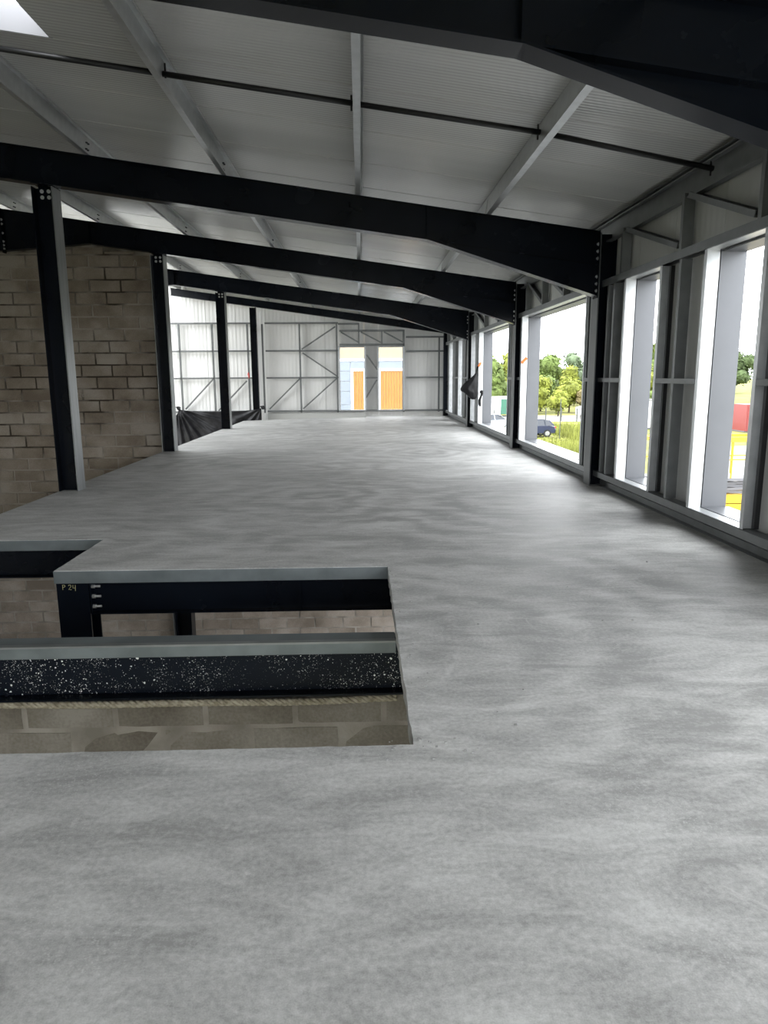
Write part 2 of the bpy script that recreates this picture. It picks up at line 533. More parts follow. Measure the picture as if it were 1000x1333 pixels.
# little crumbs of concrete left along the opening
cm = MB()
for k in range(60):
    x, y = (R.uniform(.19, .30), R.uniform(2.4, 4.9)) if k % 3 else (R.uniform(.05, .45), R.uniform(2.32, 2.5))
    s = R.uniform(.0015, .004)
    cm.box(x - s, x + s * 1.6, y - s, y + s, 0, s * 1.3)
for k in range(14):
    x, y = R.uniform(.4, 2.4), R.uniform(2.4, 5.0)
    s = R.uniform(.002, .0045)
    cm.box(x - s, x + s * 1.6, y - s, y + s, 0, s * 1.3)
o = obj('crumbs', cm, 'slab_raw'); o['label'] = 'tiny concrete crumbs lying on the floor by the opening'; o['category'] = 'crumbs'; o['kind'] = 'stuff'
struct(obj('floor_lower', MB().box(-16, 3.2, YREAR, 24.9, GROUND - .15, GROUND), 'lower_floor'), 'concrete floor of the storey below')

# ------------------------------------------------------------------ ceiling: sandwich panels up the slope
ceiling = struct(empty('ceiling', (0, 0, 3)), 'pale ribbed metal roof panels')
SKX0, SKX1, SKY0, SKY1 = -3.00, -2.344, 5.09, 6.09
HOLES = {5: [(SKX0, SKX1)], **{k: [(-2.9, 1.3)] for k in (-4,)}}  # skylight, plus an unseen roof gap added behind the camera for daylight


def roof_panel(x0, x1, y0, y1, t=.08):
    g, c = .003, .010
    prof = [(y0 + g + c, 0), (y1 - g - c, 0), (y1 - g, c), (y1 - g, t), (y0 + g, t), (y0 + g, c)]
    vs = [(x, y, zroof(x) + dz) for x in (x0, x1) for y, dz in prof]
    n = 6
    fs = [tuple(range(n))[::-1], tuple(range(n, 2 * n))] + [(i, (i + 1) % n, n + (i + 1) % n, n + i) for i in range(n)]
    obj('roof_panel', MB().add(vs, fs), 'roof_sheet', ceiling)


for k in range(-6, 26):
    ya, yb = k + .09, k + 1.09
    if yb > 25.1:
        yb = 25.1
    xs = [(RIDGE, 3.30)]
    for hx0, hx1 in HOLES.get(k, []):
        xs = [(RIDGE, hx0), (hx1, 3.30)]
    for a, b in xs:
        roof_panel(a, b, ya, yb)
    mirror = [(-15.9, RIDGE)]
    if k >= 14:        # unseen other slope left open over these bays to add daylight
        mirror = [(-6.5, RIDGE)]
    for a, b in mirror:
        roof_panel(a, b, ya, yb)

portal(-11.2, 19.6, zroof(-6.2) + .1, 9.4, 11.0, (0, 0, -1))
portal(-.8, -3.41, zroof(-2.9) + .15, 4.2, 1.0, (0, 0, -1))
# ------------------------------------------------------------------ gable wall (far end)
YG = 24.90          # inner face of the gable panels
wall_back = struct(empty('wall_back', (0, YG, 0)), 'off-white ribbed gable wall on galvanised framing')
GW = [(-.70, .14), (.633, 1.461)]
GZ0, GZ1 = .185, 2.345


def gpanel(x0, x1, z0, z1f):
    g = .003
    vs = []
    for y in (YG, YG + .18):
        for x, top in ((x0 + g, False), (x1 - g, False), (x1 - g, True), (x0 + g, True)):
            vs.append((x, y, (z1f if isinstance(z1f, float) else z1f(x)) if top else z0))
    obj('wall_panel', MB().add(vs, [(0, 1, 2, 3), (7, 6, 5, 4), (0, 4, 5, 1), (1, 5, 6, 2), (2, 6, 7, 3), (3, 7, 4, 0)]), 'wall_sheet', wall_back)


zr = lambda x: zroof(x) - .004
x = -15.8
gx = [-15.8 + i for i in range(10)] + [RIDGE, -5.2, -4.2, -3.2, -2.2, -1.2, -.70]
for a, b in zip(gx[:-1], gx[1:]):
    gpanel(a, b, -1.4 if a > -6.5 else GROUND, zr)
for a, b in GW:
    gpanel(a, b, -1.4, GZ0)
    gpanel(a, b, GZ1, zr)
gpanel(.14, .633, -1.4, zr)
gpanel(1.461, 2.3, -1.4, zr)
gpanel(2.3, 3.02, -1.4, zr)
YF = 24.70          # room face of the rails
STUD = .10


def g_post(x, z0, z1, w=.05, m='galvanised_dull', name='stud'):
    return obj(name, MB().member((x, YF + STUD / 2, z0), (x, YF + STUD / 2, z1), c_prof(STUD, w), (0, 1, 0)), m, wall_back)


def g_rail(x0, x1, z, hgt=.055, name='girt'):
    return obj(name, MB().member((x0, YF + .045, z), (x1, YF + .045, z), c_prof(.09, hgt, flip=1), (0, 1, 0)), 'galvanised_dull', wall_back)


def g_brace(xa, za, xb, zb):
    return obj('diagonal_brace', MB().member((xa, YF + .05, za), (xb, YF + .05, zb), c_prof(.06, .045), (0, 1, 0)), 'galvanised_dull', wall_back)


for xx, top in ((-6.06, 3.09), (-4.95, 3.09), (-3.77, 3.09), (-3.27, 3.09), (-2.02, 3.09), (-.764, 3.09), (2.72, 2.62)):
    g_post(xx, .13, top)
g_post(1.51, .13, 2.86, .06)
g_post(-.02, 2.80, 3.09, .04)
for z in (1.283, 2.18, 3.09):
    g_rail(-6.7, -3.67, z); g_rail(-3.2, -.74, z)
g_rail(-.74, -.02, 3.06)
for z in (1.27, 2.15, 2.62):
    g_rail(1.56, 2.86, z)
g_rail(-3.2, 2.86, .150, .06, 'bottom_rail')
g_rail(-6.7, -3.67, .150, .06, 'bottom_rail')
g_rail(-.70, 1.51, 2.36, .07, 'head_rail')
g_rail(-.70, 1.51, 2.83, .06, 'head_rail')
g_rail(.19, .59, 1.27, .05)
for xx in (-.02, .40 + .36):
    g_post(xx, 2.43, 2.83, .04)
for a in ((-.66, 2.80, -.05, 2.45), (.02, 2.80, .70, 2.45), (.80, 2.80, 1.46, 2.45), (.20, 2.05, .56, 1.55), (.20, .60, .58, 1.22),
          (-3.12, .24, -2.06, 1.26), (-1.97, .24, -.80, 1.26), (-1.97, 2.12, -.80, 1.33), (-1.97, 2.24, -.82, 2.98), (-5.98, .26, -5.0, 1.26), (-4.86, .2, -3.86, 1.20)):
    g_brace(*a)
# exposed sheet below the bottom rail
obj('wall_panel', MB().box(-3.2, .16, YF + .06, YF + .08, -.6, .12), 'wall_sheet_side', wall_back)

WIN = [0]


def window_frame(kind, a, b, z0, z1):
    """bare lined opening; kind 'side' runs along Y on the right wall, 'gable' along X on the far wall"""
    WIN[0] += 1
    if kind == 'side':
        w = struct(empty('window_%d' % WIN[0], (2.95, (a + b) / 2, z0)))
        B = lambda d0, d1, s0, s1, u0, u1: MB().box(d0, d1, s0, s1, u0, u1)
        d0, dm, d1 = 2.892, 3.000, 3.225
    else:
        w = struct(empty('window_%d' % WIN[0], ((a + b) / 2, 24.75, z0)))
        B = lambda d0, d1, s0, s1, u0, u1: MB().box(s0, s1, d0, d1, u0, u1)
        d0, dm, d1 = YF - .002, YF + .105, YG + .20
    t = .012
    e = .004
    # inner jambs: folded studs with a lit web and a return flange towards the room
    for s, sg in ((a, -1), (b, 1)):
        lo, hi = sorted((s, s + sg * t))
        m = B(d0, dm, lo, hi, z0, z1)
        lo2, hi2 = sorted((s + sg * t, s + sg * .05))
        q = B(d0, d0 + .004, lo2, hi2, z0, z1)
        m.add(q.v, q.f)
        obj('jamb', m, 'galvanised', w)
        lo, hi = sorted((s + sg * .013, s + sg * .05))
        obj('light_stop', B(dm - .02, dm + .018, lo, hi, z0, z1), 'tie_black', w)  # black strip added behind the groove to stop light leaking past
        lo, hi = sorted((s - sg * e, s + sg * t))
        obj('jamb_lining', B(dm + .008, d1, lo, hi, z0 + e, z1 - e), 'reveal_metal', w)
    obj('sill_plate', B(d0, dm, a + .0005, b - .0005, z0 - .003, z0 + .004), 'galvanised', w)
    obj('sill_lining', B(dm + .008, d1 + .03, a + e, b - e, z0 - .008, z0 + .008), 'reveal_metal', w)
    obj('head_plate', B(d0, dm, a + .0005, b - .0005, z1 - .004, z1 + .003), 'galvanised', w)
    obj('head_lining', B(dm + .02, d1, a + e, b - e, z1 - .022, z1 - .008), 'reveal_metal', w)
    return w


for k, (a, b) in enumerate(GW):
    w = window_frame('gable', a, b, GZ0, GZ1)
    w['label'] = ['unglazed gable window opening beside the diagonal braces', 'unglazed gable window opening in front of the wide orange door'][k]
    portal((a + b) / 2, YG + .21, (GZ0 + GZ1) / 2, b - a, GZ1 - GZ0, (0, -1, 0))

# ------------------------------------------------------------------ right wall
wall_right = struct(empty('wall_right', (3.02, 10, 0)), 'right wall of pale panels on galvanised studs')
SZ0, SZ1 = .185, 2.37
SW = [(5.24, 6.10), (7.05, 7.93), (9.33, 12.95), (14.15, 17.62), (18.20, 18.85), (20.45, 21.30), (22.65, 23.50), (23.87, 24.60)]
SWL = ['narrow window opening with the yellow lift behind it, nearest the camera', 'narrow window opening next to the first right column',
       'wide window opening showing the blue car', 'wide window opening showing the green container', 'narrow window opening behind the hanging black bag',
       'narrow far window opening, third from the gable corner', 'narrow far window opening, second from the gable corner', 'narrow far window opening in the gable corner']
HID = [(-4.3, -1.2), (.4, 3.3)]  # unseen window openings, added to bring in daylight
XP = 3.02


def spanel(y0, y1, z0, z1):
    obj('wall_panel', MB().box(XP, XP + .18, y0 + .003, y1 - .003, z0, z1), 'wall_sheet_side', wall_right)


cuts = sorted(SW + HID)
edge = YREAR
ROOFE = zroof(3.02) - .004
for a, b in cuts + [(24.88, 24.88)]:
    L = a - edge
    n = max(1, round(L / 1.05)) if L > .05 else 0
    for i in range(n):
        spanel(edge + L * i / n, edge + L * (i + 1) / n, -.36, ROOFE)
    if b > a:
        n = max(1, round((b - a) / 1.1))
        for i in range(n):
            ya, yb = a + (b - a) * i / n, a + (b - a) * (i + 1) / n
            spanel(ya, yb, -.36, SZ0 - .01)
            spanel(ya, yb, SZ1 + .005, ROOFE)
    edge = b
for k, (a, b) in enumerate(SW):
    w = window_frame('side', a, b, SZ0, SZ1)
    w['label'] = SWL[k]
for a, b in SW + HID:
    portal(3.24, (a + b) / 2, (SZ0 + SZ1) / 2, SZ1 - SZ0, b - a, (-1, 0, 0))

COLY = [Y0, Y1, Y2, Y3, Y4]
bays = [(YREAR, Y0 - .0), (Y0 + .12, Y1 + .10), (Y1 + .12, Y2 + .10), (Y2 + .12, Y3 + .10), (Y3 + .12, YF)]


def rail_y(ya, yb, z, h, name, depth=.105, x=2.89, m='galvanised_dull', flip=1):
    return obj(name, MB().member((x + depth / 2, ya, z), (x + depth / 2, yb, z), c_prof(depth, h, flip=flip), (1, 0, 0)), m, wall_right)


def post_z(y, z0, z1, name='stud', w=.045, depth=.10, x=2.90, flip=1, m='galvanised_dull'):
    return obj(name, MB().member((x + depth / 2, y, z0), (x + depth / 2, y, z1), c_prof(depth, w, flip=flip), (1, 0, 0)), m, wall_right)


for a, b in bays:
    rail_y(a, b, SZ0 - .005, .068, 'sill_rail', flip=1)
    rail_y(a, b, SZ1 + .080, .076, 'head_rail', flip=1)
# girts between the windows at mid height
gedges = [(YREAR, -4.35), (-1.15, .35), (3.35, 3.70), (3.82, 5.19), (6.15, 7.0), (7.98, 8.72), (8.74, 9.28), (13.0, 13.28), (13.31, 14.10), (17.67, 18.15), (19.03, 20.40), (21.35, 22.60), (23.55, 23.82)]
for a, b in gedges:
    rail_y(a, b, 1.312, .048, 'girt', depth=.08)
for y in (8.30, 8.50, 9.10, 9.22, 6.60, 4.2, 13.06, 13.9, 19.6, 22.0):
    post_z(y, SZ0, SZ1)
# short posts and diagonals above the head rail
ZE = 2.93
for (a, b) in bays[1:]:
    L = b - a
    ys = [a + .45, a + .45 + (L - .9) / 3, a + .45 + 2 * (L - .9) / 3, b - .55]
    if a < 5:
        ys = [4.0, 5.33, 6.63, 8.13]
    for y in ys:
        post_z(y, SZ1 + .08, ZE, 'cripple_stud', .05)
    for y0_, y1_ in zip(ys[:-1], ys[1:]):
        obj('diagonal_brace', MB().member((2.95, y1_ - .04, 2.88), (2.95, y0_ + .12, SZ1 + .11), c_prof(.08, .05), (1, 0, 0)), 'galvanised_dull', wall_right)

# ------------------------------------------------------------------ rest of the hall: left and rear walls
wall_left_hall = struct(empty('wall_far_left', (-15.8, 10, 0)), 'panelled wall at the far side of the hall')
lw = MB()
for i in range(30):
    ya = YREAR + i
    yb = min(ya + 1, 24.9)
    if ya >= 24.9:
        break
    hi = zroof(-15.8) - .01
    if i >= 19:  # unseen last stretch of wall left out to let daylight in
        break
    bay_open = i in (1, 2, 3, 4, 5, 6)  # unseen openings added in this wall for daylight
    for z0, z1 in (((GROUND, -2.6), (1.4, hi)) if bay_open else ((GROUND, hi),)):
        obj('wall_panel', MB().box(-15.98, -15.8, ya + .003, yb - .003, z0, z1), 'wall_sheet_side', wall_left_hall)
portal(-16.0, YREAR + 5, -.6, 4.0, 4.0, (1, 0, 0))
portal(-16.0, (YREAR + 19 + 24.9) / 2, .2, 8.2, 24.9 - YREAR - 19, (1, 0, 0))
wall_front = struct(empty('wall_front', (0, YREAR, 0)), 'wall behind the viewer with a wide opening added for daylight')
DO = (-3.2, 2.6, 2.60)          # unseen rear opening on this level, added for daylight
for a, b in [(-15.8 + i * 1.0, -14.8 + i * 1.0) for i in range(9)] + [(-6.8, -6.2), (-6.2, -5.2), (-5.2, -4.2), (-4.2, -3.2), (DO[1], 3.02)]:
    z0 = GROUND
    vs = [(x_, y_, z_) for y_ in (YREAR - .18, YREAR) for x_, z_ in ((a + .003, z0), (b - .003, z0), (b - .003, zr(b)), (a + .003, zr(a)))]
    obj('wall_panel', MB().add(vs, [(0, 1, 2, 3), (7, 6, 5, 4), (0, 4, 5, 1), (1, 5, 6, 2), (2, 6, 7, 3), (3, 7, 4, 0)]), 'wall_sheet', wall_front)
n = 5
for i in range(n):
    a, b = DO[0] + (DO[1] - DO[0]) * i / n, DO[0] + (DO[1] - DO[0]) * (i + 1) / n
    vs = [(x_, y_, z_) for y_ in (YREAR - .18, YREAR) for x_, z_ in ((a + .003, DO[2]), (b - .003, DO[2]), (b - .003, zr(b)), (a + .003, zr(a)))]
    obj('wall_panel', MB().add(vs, [(0, 1, 2, 3), (7, 6, 5, 4), (0, 4, 5, 1), (1, 5, 6, 2), (2, 6, 7, 3), (3, 7, 4, 0)]), 'wall_sheet', wall_front)
portal((DO[0] + DO[1]) / 2, YREAR - .2, DO[2] / 2, DO[1] - DO[0], DO[2], (0, 1, 0))
# ground-floor facade: pale panels between wide unseen openings, added for daylight
wall_lower_right = struct(empty('wall_lower_right', (3.1, 10, GROUND)), 'ground floor facade with wide openings added for daylight')
LO = [(5.0, 8.2), (9.4, 12.8), (14.2, 18.4)]
edge = YREAR
for a, b in LO + [(24.9, 24.9)]:
    obj('wall_panel', MB().box(XP, XP + .18, edge, a, GROUND, -.37), 'wall_sheet_side', wall_lower_right)
    if b > a:
        obj('wall_panel', MB().box(XP, XP + .18, a, b, -.9, -.37), 'wall_sheet_side', wall_lower_right)
        portal(3.24, (a + b) / 2, (GROUND - .9) / 2, 3.1, b - a, (-1, 0, 0))
    edge = b


# ------------------------------------------------------------------ block walls, block by block
def block_mesh(name, L, H, seed, m, T=.05):
    r = random.Random(seed)
    nx, nz = 5, 3
    g = .022
    l, h = L - g, H - g
    vs, fs = [], []
    c = .007
    for j in range(nz):
        for i in range(nx):
            x = -l / 2 + l * i / (nx - 1)
            z = -h / 2 + h * j / (nz - 1)
            e = 0
            if i in (0, nx - 1) or j in (0, nz - 1):
                e = c
                x += r.uniform(-.004, .004) * (i in (0, nx - 1)) + (c if i == 0 else -c if i == nx - 1 else 0) * .6
                z += r.uniform(-.0035, .0035) * (j in (0, nz - 1)) + (c if j == 0 else -c if j == nz - 1 else 0) * .6
            vs.append((x, e * .7 + r.uniform(-.002, .002), z))
    for j in range(nz - 1):
        for i in range(nx - 1):
            a = j * nx + i
            fs.append((a, a + 1, a + nx + 1, a + nx))
    rim = [i for i in range(nx)] + [j * nx + nx - 1 for j in range(1, nz)] + [(nz - 1) * nx + i for i in range(nx - 2, -1, -1)] + [j * nx for j in range(nz - 2, 0, -1)]
    o = len(vs)
    for k in rim:
        x, y, z = vs[k]
        vs.append((x * 1.008, T, z * 1.02))
    n = len(rim)
    for k in range(n):
        fs.append((rim[k], o + k, o + (k + 1) % n, rim[(k + 1) % n]))
    me = bpy.data.meshes.new(name)
    me.from_pydata(vs, [], fs)
    finish(me, m)
    return me


def block_wall(wall, yf, x0, x1, z0, ztopf, pitch_l, pitch_h, zj, xj, m, seed, maxn=300):
    """running-bond wall whose face is at yf; zj, xj: one bed joint height and one head joint position"""
    full = [block_mesh('block', pitch_l, pitch_h, seed + i, m) for i in range(6)]
    base = ROOT[wall.name]
    n = 0
    k0 = math.floor((z0 - zj) / pitch_h)
    k = k0
    cache = {}
    while True:
        za = zj + k * pitch_h
        if za > ztopf((x0 + x1) / 2) + .6:
            break
        off = xj + (pitch_l / 2 if k % 2 else 0) + R.uniform(-.02, .02)
        i0 = math.floor((x0 - off) / pitch_l)
        i = i0
        while off + i * pitch_l < x1:
            xa, xb = off + i * pitch_l, off + (i + 1) * pitch_l
            i += 1
            xa2, xb2 = max(xa, x0), min(xb, x1)
            zb = za + pitch_h
            za2 = max(za, z0)
            if xb2 - xa2 < .06 or zb - za2 < .05:
                continue
            lim = min(ztopf(xa2), ztopf(xb2))
            if za2 + .05 > lim:
                continue
            zb2 = min(zb, lim)
            if xb2 - xa2 > pitch_l - .01 and zb2 - za2 > pitch_h - .01:
                me = R.choice(full)
            else:
                key = (round(xb2 - xa2, 2), round(zb2 - za2, 2))
                if key not in cache:
                    cache[key] = block_mesh('block', xb2 - xa2, zb2 - za2, seed + 50 + len(cache), m)
                me = cache[key]
            o = bpy.data.objects.new('block', me)
            o.parent = wall
            o.location = Vector(((xa2 + xb2) / 2, yf + R.uniform(-.004, .003), (za2 + zb2) / 2)) - base
            col.objects.link(o)
            n += 1
        k += 1
    return n


def apex_bottom(x):
    """underside of a rafter incl. the apex haunch"""
    return zbot(x) if x > -4.70 else 3.651 + (x + 4.70) * ((3.651 - 3.535) / 1.5)


wall_left = struct(empty('wall_left', (-6, 13.3, 0)), 'brown-grey concrete block wall under the second frame')
wtop = lambda x: apex_bottom(max(x, 2 * RIDGE - x)) - .002
mpoly = [(-9.2, -1.42), (-3.675, -1.42), (-3.675, wtop(-3.675)), (-4.70, wtop(-4.70)), (RIDGE, wtop(RIDGE)), (2 * RIDGE + 4.7 + .0, wtop(-4.7)), (-9.2, wtop(-9.2))]
obj('mortar', MB().prism(mpoly, 'y', 13.316, 13.49), 'mortar', wall_left)
n1 = block_wall(wall_left, 13.300, -9.2, -3.678, -1.38, wtop, .548, .2116, .097, -5.07, 'concrete_block', 100)
ext = MB()
kz = 0
while True:
    za = GROUND + kz * .2116
    if za > 3.6:
        break
    xo = -15.7 + (.27 if kz % 2 else 0)
    kz += 1
    while xo < -9.25:
        xb_ = min(xo + .526, -9.21)
        zt_ = min(za + .19, wtop(xo + .0) - .01, wtop(xb_) - .01)
        if zt_ > za + .04:
            ext.box(xo, xb_, 13.300 + R.uniform(-.003, .003), 13.33, za, zt_)
        xo += .548
eb = obj('blockwork', ext, 'concrete_block', wall_left); eb['kind'] = 'stuff'
obj('mortar', MB().prism([(-15.7, GROUND), (-9.2, GROUND), (-9.2, wtop(-9.2)), (-15.7, wtop(-15.7))], 'y', 13.316, 13.49), 'mortar', wall_left)
wall_lower = struct(empty('wall_lower_back', (-3, 13.3, GROUND)), 'concrete block wall of the storey below, seen through the opening')
obj('mortar', MB().box(-9.2, 2.6, 13.314, 13.49, GROUND, -1.425), 'mortar_light', wall_lower)
n2 = block_wall(wall_lower, 13.302, -9.2, 2.6, GROUND, lambda x: -1.42, .548, .2116, .097 - .2116 * 30, -5.07, 'concrete_block_lower', 200)
wall_near = struct(empty('wall_lower_front', (-1, 3.75, GROUND)), 'rough concrete block wall below the splattered beam')
obj('mortar', MB().box(-3.6, 2.6, 3.752, 3.93, GROUND, -.412), 'mortar_light', wall_near)
n3 = block_wall(wall_near, 3.747, -3.6, 2.6, GROUND, lambda x: -.412, .503, .2116, -.598, -1.894, 'concrete_block_near', 300)


# chalk marks on blocks
def strokes(name, lines, pos, sc, m, parent, r=.004):
    mbs = MB()
    for ln in lines:
        mbs.tube([(pos[0] + a * sc, pos[1], pos[2] + b * sc) for a, b in ln], r, 5)
    return obj(name, mbs, m, parent)


# ================================================================== STEEL FRAME
def bolt_at(mb, p, axis, r=.014, L=.018):
    p = Vector(p); a = Vector(axis)
    mb.cyl(p, p + a * L, r, 6)
    mb.cyl(p - a * .001, p + a * .004, r * 1.7, 10)


def column(name, x0, x1, y0, b, z0, z1, label, sheen=()):
    t, tw = .014, .009
    c = tag(empty(name, ((x0 + x1) / 2, y0 + b / 2, z0)), label, 'column')
    yc = y0 + b / 2
    obj('web', MB().box(x0 + t, x1 - t, yc - tw / 2, yc + tw / 2, z0, z1), 'navy_steel', c)
    for i, xa in enumerate((x0, x1 - t)):
        obj('flange', MB().box(xa, xa + t, y0, y0 + b, z0, z1), ('flange_painted_sheen_dim' if x0 > 0 else 'flange_painted_sheen') if i in sheen else 'navy_steel', c)
    return c


LZ = [zbot(-3.55) for _ in range(3)]
LBL = ['front-most navy steel column standing at the slab edge before the block wall', 'navy steel column at the right end of the block wall', 'slim navy steel column in front of the black sheet', 'navy steel post against the gable wall beside the black sheet']
for k, y in enumerate((Y1, Y2, Y3)):
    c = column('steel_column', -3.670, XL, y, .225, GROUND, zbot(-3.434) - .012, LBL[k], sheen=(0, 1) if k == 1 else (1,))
    yc = y + .1125
    obj('fin_plate', MB().box(-3.628, -3.476, yc - .016, yc - .005, zbot(-3.55) - .18, zbot(-3.55) + .004), 'navy_steel', c)
    for dx in (-.038, .038):
        for dz in (.05, .115):
            m = MB(); bolt_at(m, (-3.552 + dx, yc - .016, zbot(-3.55) - dz - .012), (0, -1, 0), .013, .016)
            obj('bolt', m, 'bolt_zinc', c)
    obj('cap_plate', MB().prism([(-3.672, zbot(-3.672) - .012), (-3.432, zbot(-3.432) - .012), (-3.432, zbot(-3.432) - .0015), (-3.672, zbot(-3.672) - .0015)], 'y', y, y + .225), 'navy_steel', c)
column('steel_column', -3.640, XL, Y4 - .02, .18, -1.4, 3.60, LBL[3])
RLBL = ['black steel column between the narrow windows and the wide window', 'black steel column between the two wide windows', 'black steel column just beyond the hanging bag', 'black corner column where the gable meets the window wall']
for k, y in enumerate((Y1, Y2, Y3, Y4)):
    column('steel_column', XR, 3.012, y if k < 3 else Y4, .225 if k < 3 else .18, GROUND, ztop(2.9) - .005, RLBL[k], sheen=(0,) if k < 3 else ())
column('steel_column', XR, 3.012, Y0, .225, GROUND, ztop(2.9) - .005, 'black steel column carrying the nearest overhead rafter')

RFL = ['huge dark rafter crossing overhead at the top of the picture', 'dark rafter with haunch resting on the front-most column', 'dark rafter above the block wall', 'third dark rafter over the slim column', 'shallow dark rafter along the gable wall']
for k, y in enumerate((Y0, Y1, Y2, Y3, Y4)):
    b, t = .17, .0127
    yc = y + b / 2
    deep = k < 4
    zb = zbot if deep else (lambda x: zbot(x) + .135)
    r = tag(empty('portal_rafter', (-1.7, yc, 3.2)), RFL[k], 'rafter')
    xa, xb = RIDGE, XR - .012
    obj('web', MB().prism([(xa, zb(xa) + t), (xb, zb(xb) + t), (xb, ztop(xb) - t), (xa, ztop(xa) - t)], 'y', yc - .004, yc + .004), 'navy_steel', r)
    obj('top_flange', MB().prism([(xa, ztop(xa) - t), (xb, ztop(xb) - t), (xb, ztop(xb)), (xa, ztop(xa))], 'y', y, y + b), 'navy_steel', r)
    x1 = .79
    obj('bottom_flange', MB().prism([(xa if not deep else -4.70, zb(xa if not deep else -4.70)), (xb if not deep else x1, zb(xb if not deep else x1)), (xb if not deep else x1, zb(xb if not deep else x1) + t), (xa if not deep else -4.70, zb(xa if not deep else -4.70) + t)], 'y', y, y + b), 'navy_steel', r)
    if not deep:
        continue
    zh = 2.262
    za = zb(x1)
    obj('haunch_web', MB().prism([(x1 + .02, za + .002), (xb, zh + t), (xb, zb(xb) + t)], 'y', yc - .004, yc + .004), 'navy_steel', r)
    obj('haunch_flange', MB().prism([(x1 - .012, za + .004), (xb + .01, zh), (xb + .01, zh + t), (x1 - .008, za + t + .004)], 'y', y - .0015, y + b + .0015), 'navy_steel', r)
    obj('mid_flange', MB().prism([(x1 + .03, zb(x1 + .03)), (xb, zb(xb)), (xb, zb(xb) + t), (x1 + .03, zb(x1 + .03) + t)], 'y', y + .004, y + b - .004), 'navy_steel', r)
    obj('stiffener', MB().box(x1 - .006, x1 + .006, y + .004, yc - .004, za + t, ztop(x1) - t).box(x1 - .006, x1 + .006, yc + .004, y + b - .004, za + t, ztop(x1) - t), 'navy_steel', r)
    obj('end_plate', MB().box(xb, XR - .001, y + .002, y + b - .002, zh - .02, ztop(xb) + .01), 'navy_steel', r)
    for zz in (2.325, 2.405, 2.485, 2.69, 2.77, 2.85):
        for yy in (y + .035, y + b - .035):
            m = MB(); bolt_at(m, (xb, yy, zz), (-1, 0, 0), .013, .018)
            obj('bolt', m, 'bolt_zinc', r)
    # apex haunch
    xp = -4.70
    obj('apex_web', MB().prism([(xp, zb(xp) + t), (xa, 3.535 + t), (xa, zb(xa) + t)], 'y', yc - .004, yc + .004), 'navy_steel', r)
    obj('apex_flange', MB().prism([(xp, zb(xp)), (xa, 3.535), (xa, 3.535 + t), (xp, zb(xp) + t)], 'y', y, y + b), 'navy_steel', r)
    obj('stiffener', MB().box(xp - .006, xp + .006, y + .004, yc - .004, zb(xp) + t, ztop(xp) - t), 'navy_steel', r)
    obj('end_plate', MB().box(xa, xa + .016, y + .002, y + b - .002, 3.50, ztop(xa) + .01), 'navy_steel', r)
    for zz in (3.57, 3.63, 3.69, 3.83, 3.98, 4.05):
        m = MB(); bolt_at(m, (xa + .016, y + .035, zz), (1, 0, 0), .013, .02)
        obj('bolt', m, 'bolt_zinc', r)
    # other half of the portal, beyond the ridge
    mir = lambda q: 2 * RIDGE - q
    r2 = MB()
    r2.prism([(mir(xa), zb(xa) + t), (mir(3.0), zb(3.0) + t), (mir(3.0), ztop(3.0) - t), (mir(xa), ztop(xa) - t)], 'y', yc - .004, yc + .004)
    r2.prism([(mir(xa), ztop(xa) - t), (mir(3.0), ztop(3.0) - t), (mir(3.0), ztop(3.0)), (mir(xa), ztop(xa))], 'y', y, y + b)
    r2.prism([(mir(xa), 3.535), (mir(-4.7), zb(-4.7)), (mir(3.0), zb(3.0)), (mir(3.0), zb(3.0) + t), (mir(-4.7), zb(-4.7) + t), (mir(xa), 3.535 + t)], 'y', y, y + b)
    r2.prism([(mir(xa), 3.54), (mir(-4.7), zb(-4.7) + .004), (mir(xa), zb(xa) + t + .02)], 'y', yc - .004, yc + .004)
    obj('far_half', r2, 'navy_steel', r)

# ------------------------------------------------------------------ purlins
PUR = [(1.468, 'galvanised roof purlin nearest the windows'), (-.034, 'galvanised roof purlin running up the middle of the picture'), (-1.540, 'galvanised roof purlin left of the middle one'),
       (-3.040, 'galvanised roof purlin beside the skylight'), (-4.540, 'galvanised roof purlin passing above the block wall'), (-5.95, 'galvanised roof purlin beside the ridge')]
cs, sn = math.cos(-ANG), math.sin(-ANG)


def slope_pt(x0, u, v):
    """u across the slope, v up from the rafter's top face"""
    return (x0 + u * cs - v * sn, ztop(x0) + u * sn + v * cs)


for k, (px, lb) in enumerate(PUR):
    H, W, t, lip = .198, .058, .003, .018
    prof = [(0, .001), (W, .001), (W, lip), (W - t, lip), (W - t, t), (t, t), (t, H - t), (W - t, H - t), (W - t, H - lip), (W, H - lip), (W, H), (0, H)]
    p = tag(empty('roof_purlin', (px, 10, ztop(px))), lb, 'purlin', 'galvanised purlins under the roof')
    obj('channel', MB().prism([slope_pt(px, a, b_) for a, b_ in prof], 'y', YREAR + .02, 24.86), 'galvanised', p)
    for y in (Y0, Y1, Y2, Y3):
        m = MB()
        q = [slope_pt(px, a, b_) for a, b_ in ((-.006, .0), (-.0005, .0), (-.0005, .165), (-.006, .165))]
        m.prism(q, 'y', y + .03, y + .13)
        obj('cleat', m, 'galvanised', p)
        for vv in (.06, .125):
            for dy in (.055, .105):
                c0 = slope_pt(px, t, vv); c1 = slope_pt(px, t + .022, vv)
                obj('bolt', MB().cyl((c0[0], y - .06 + dy, c0[1]), (c1[0], y - .06 + dy, c1[1]), .009, 6), 'bolt_dark', p)
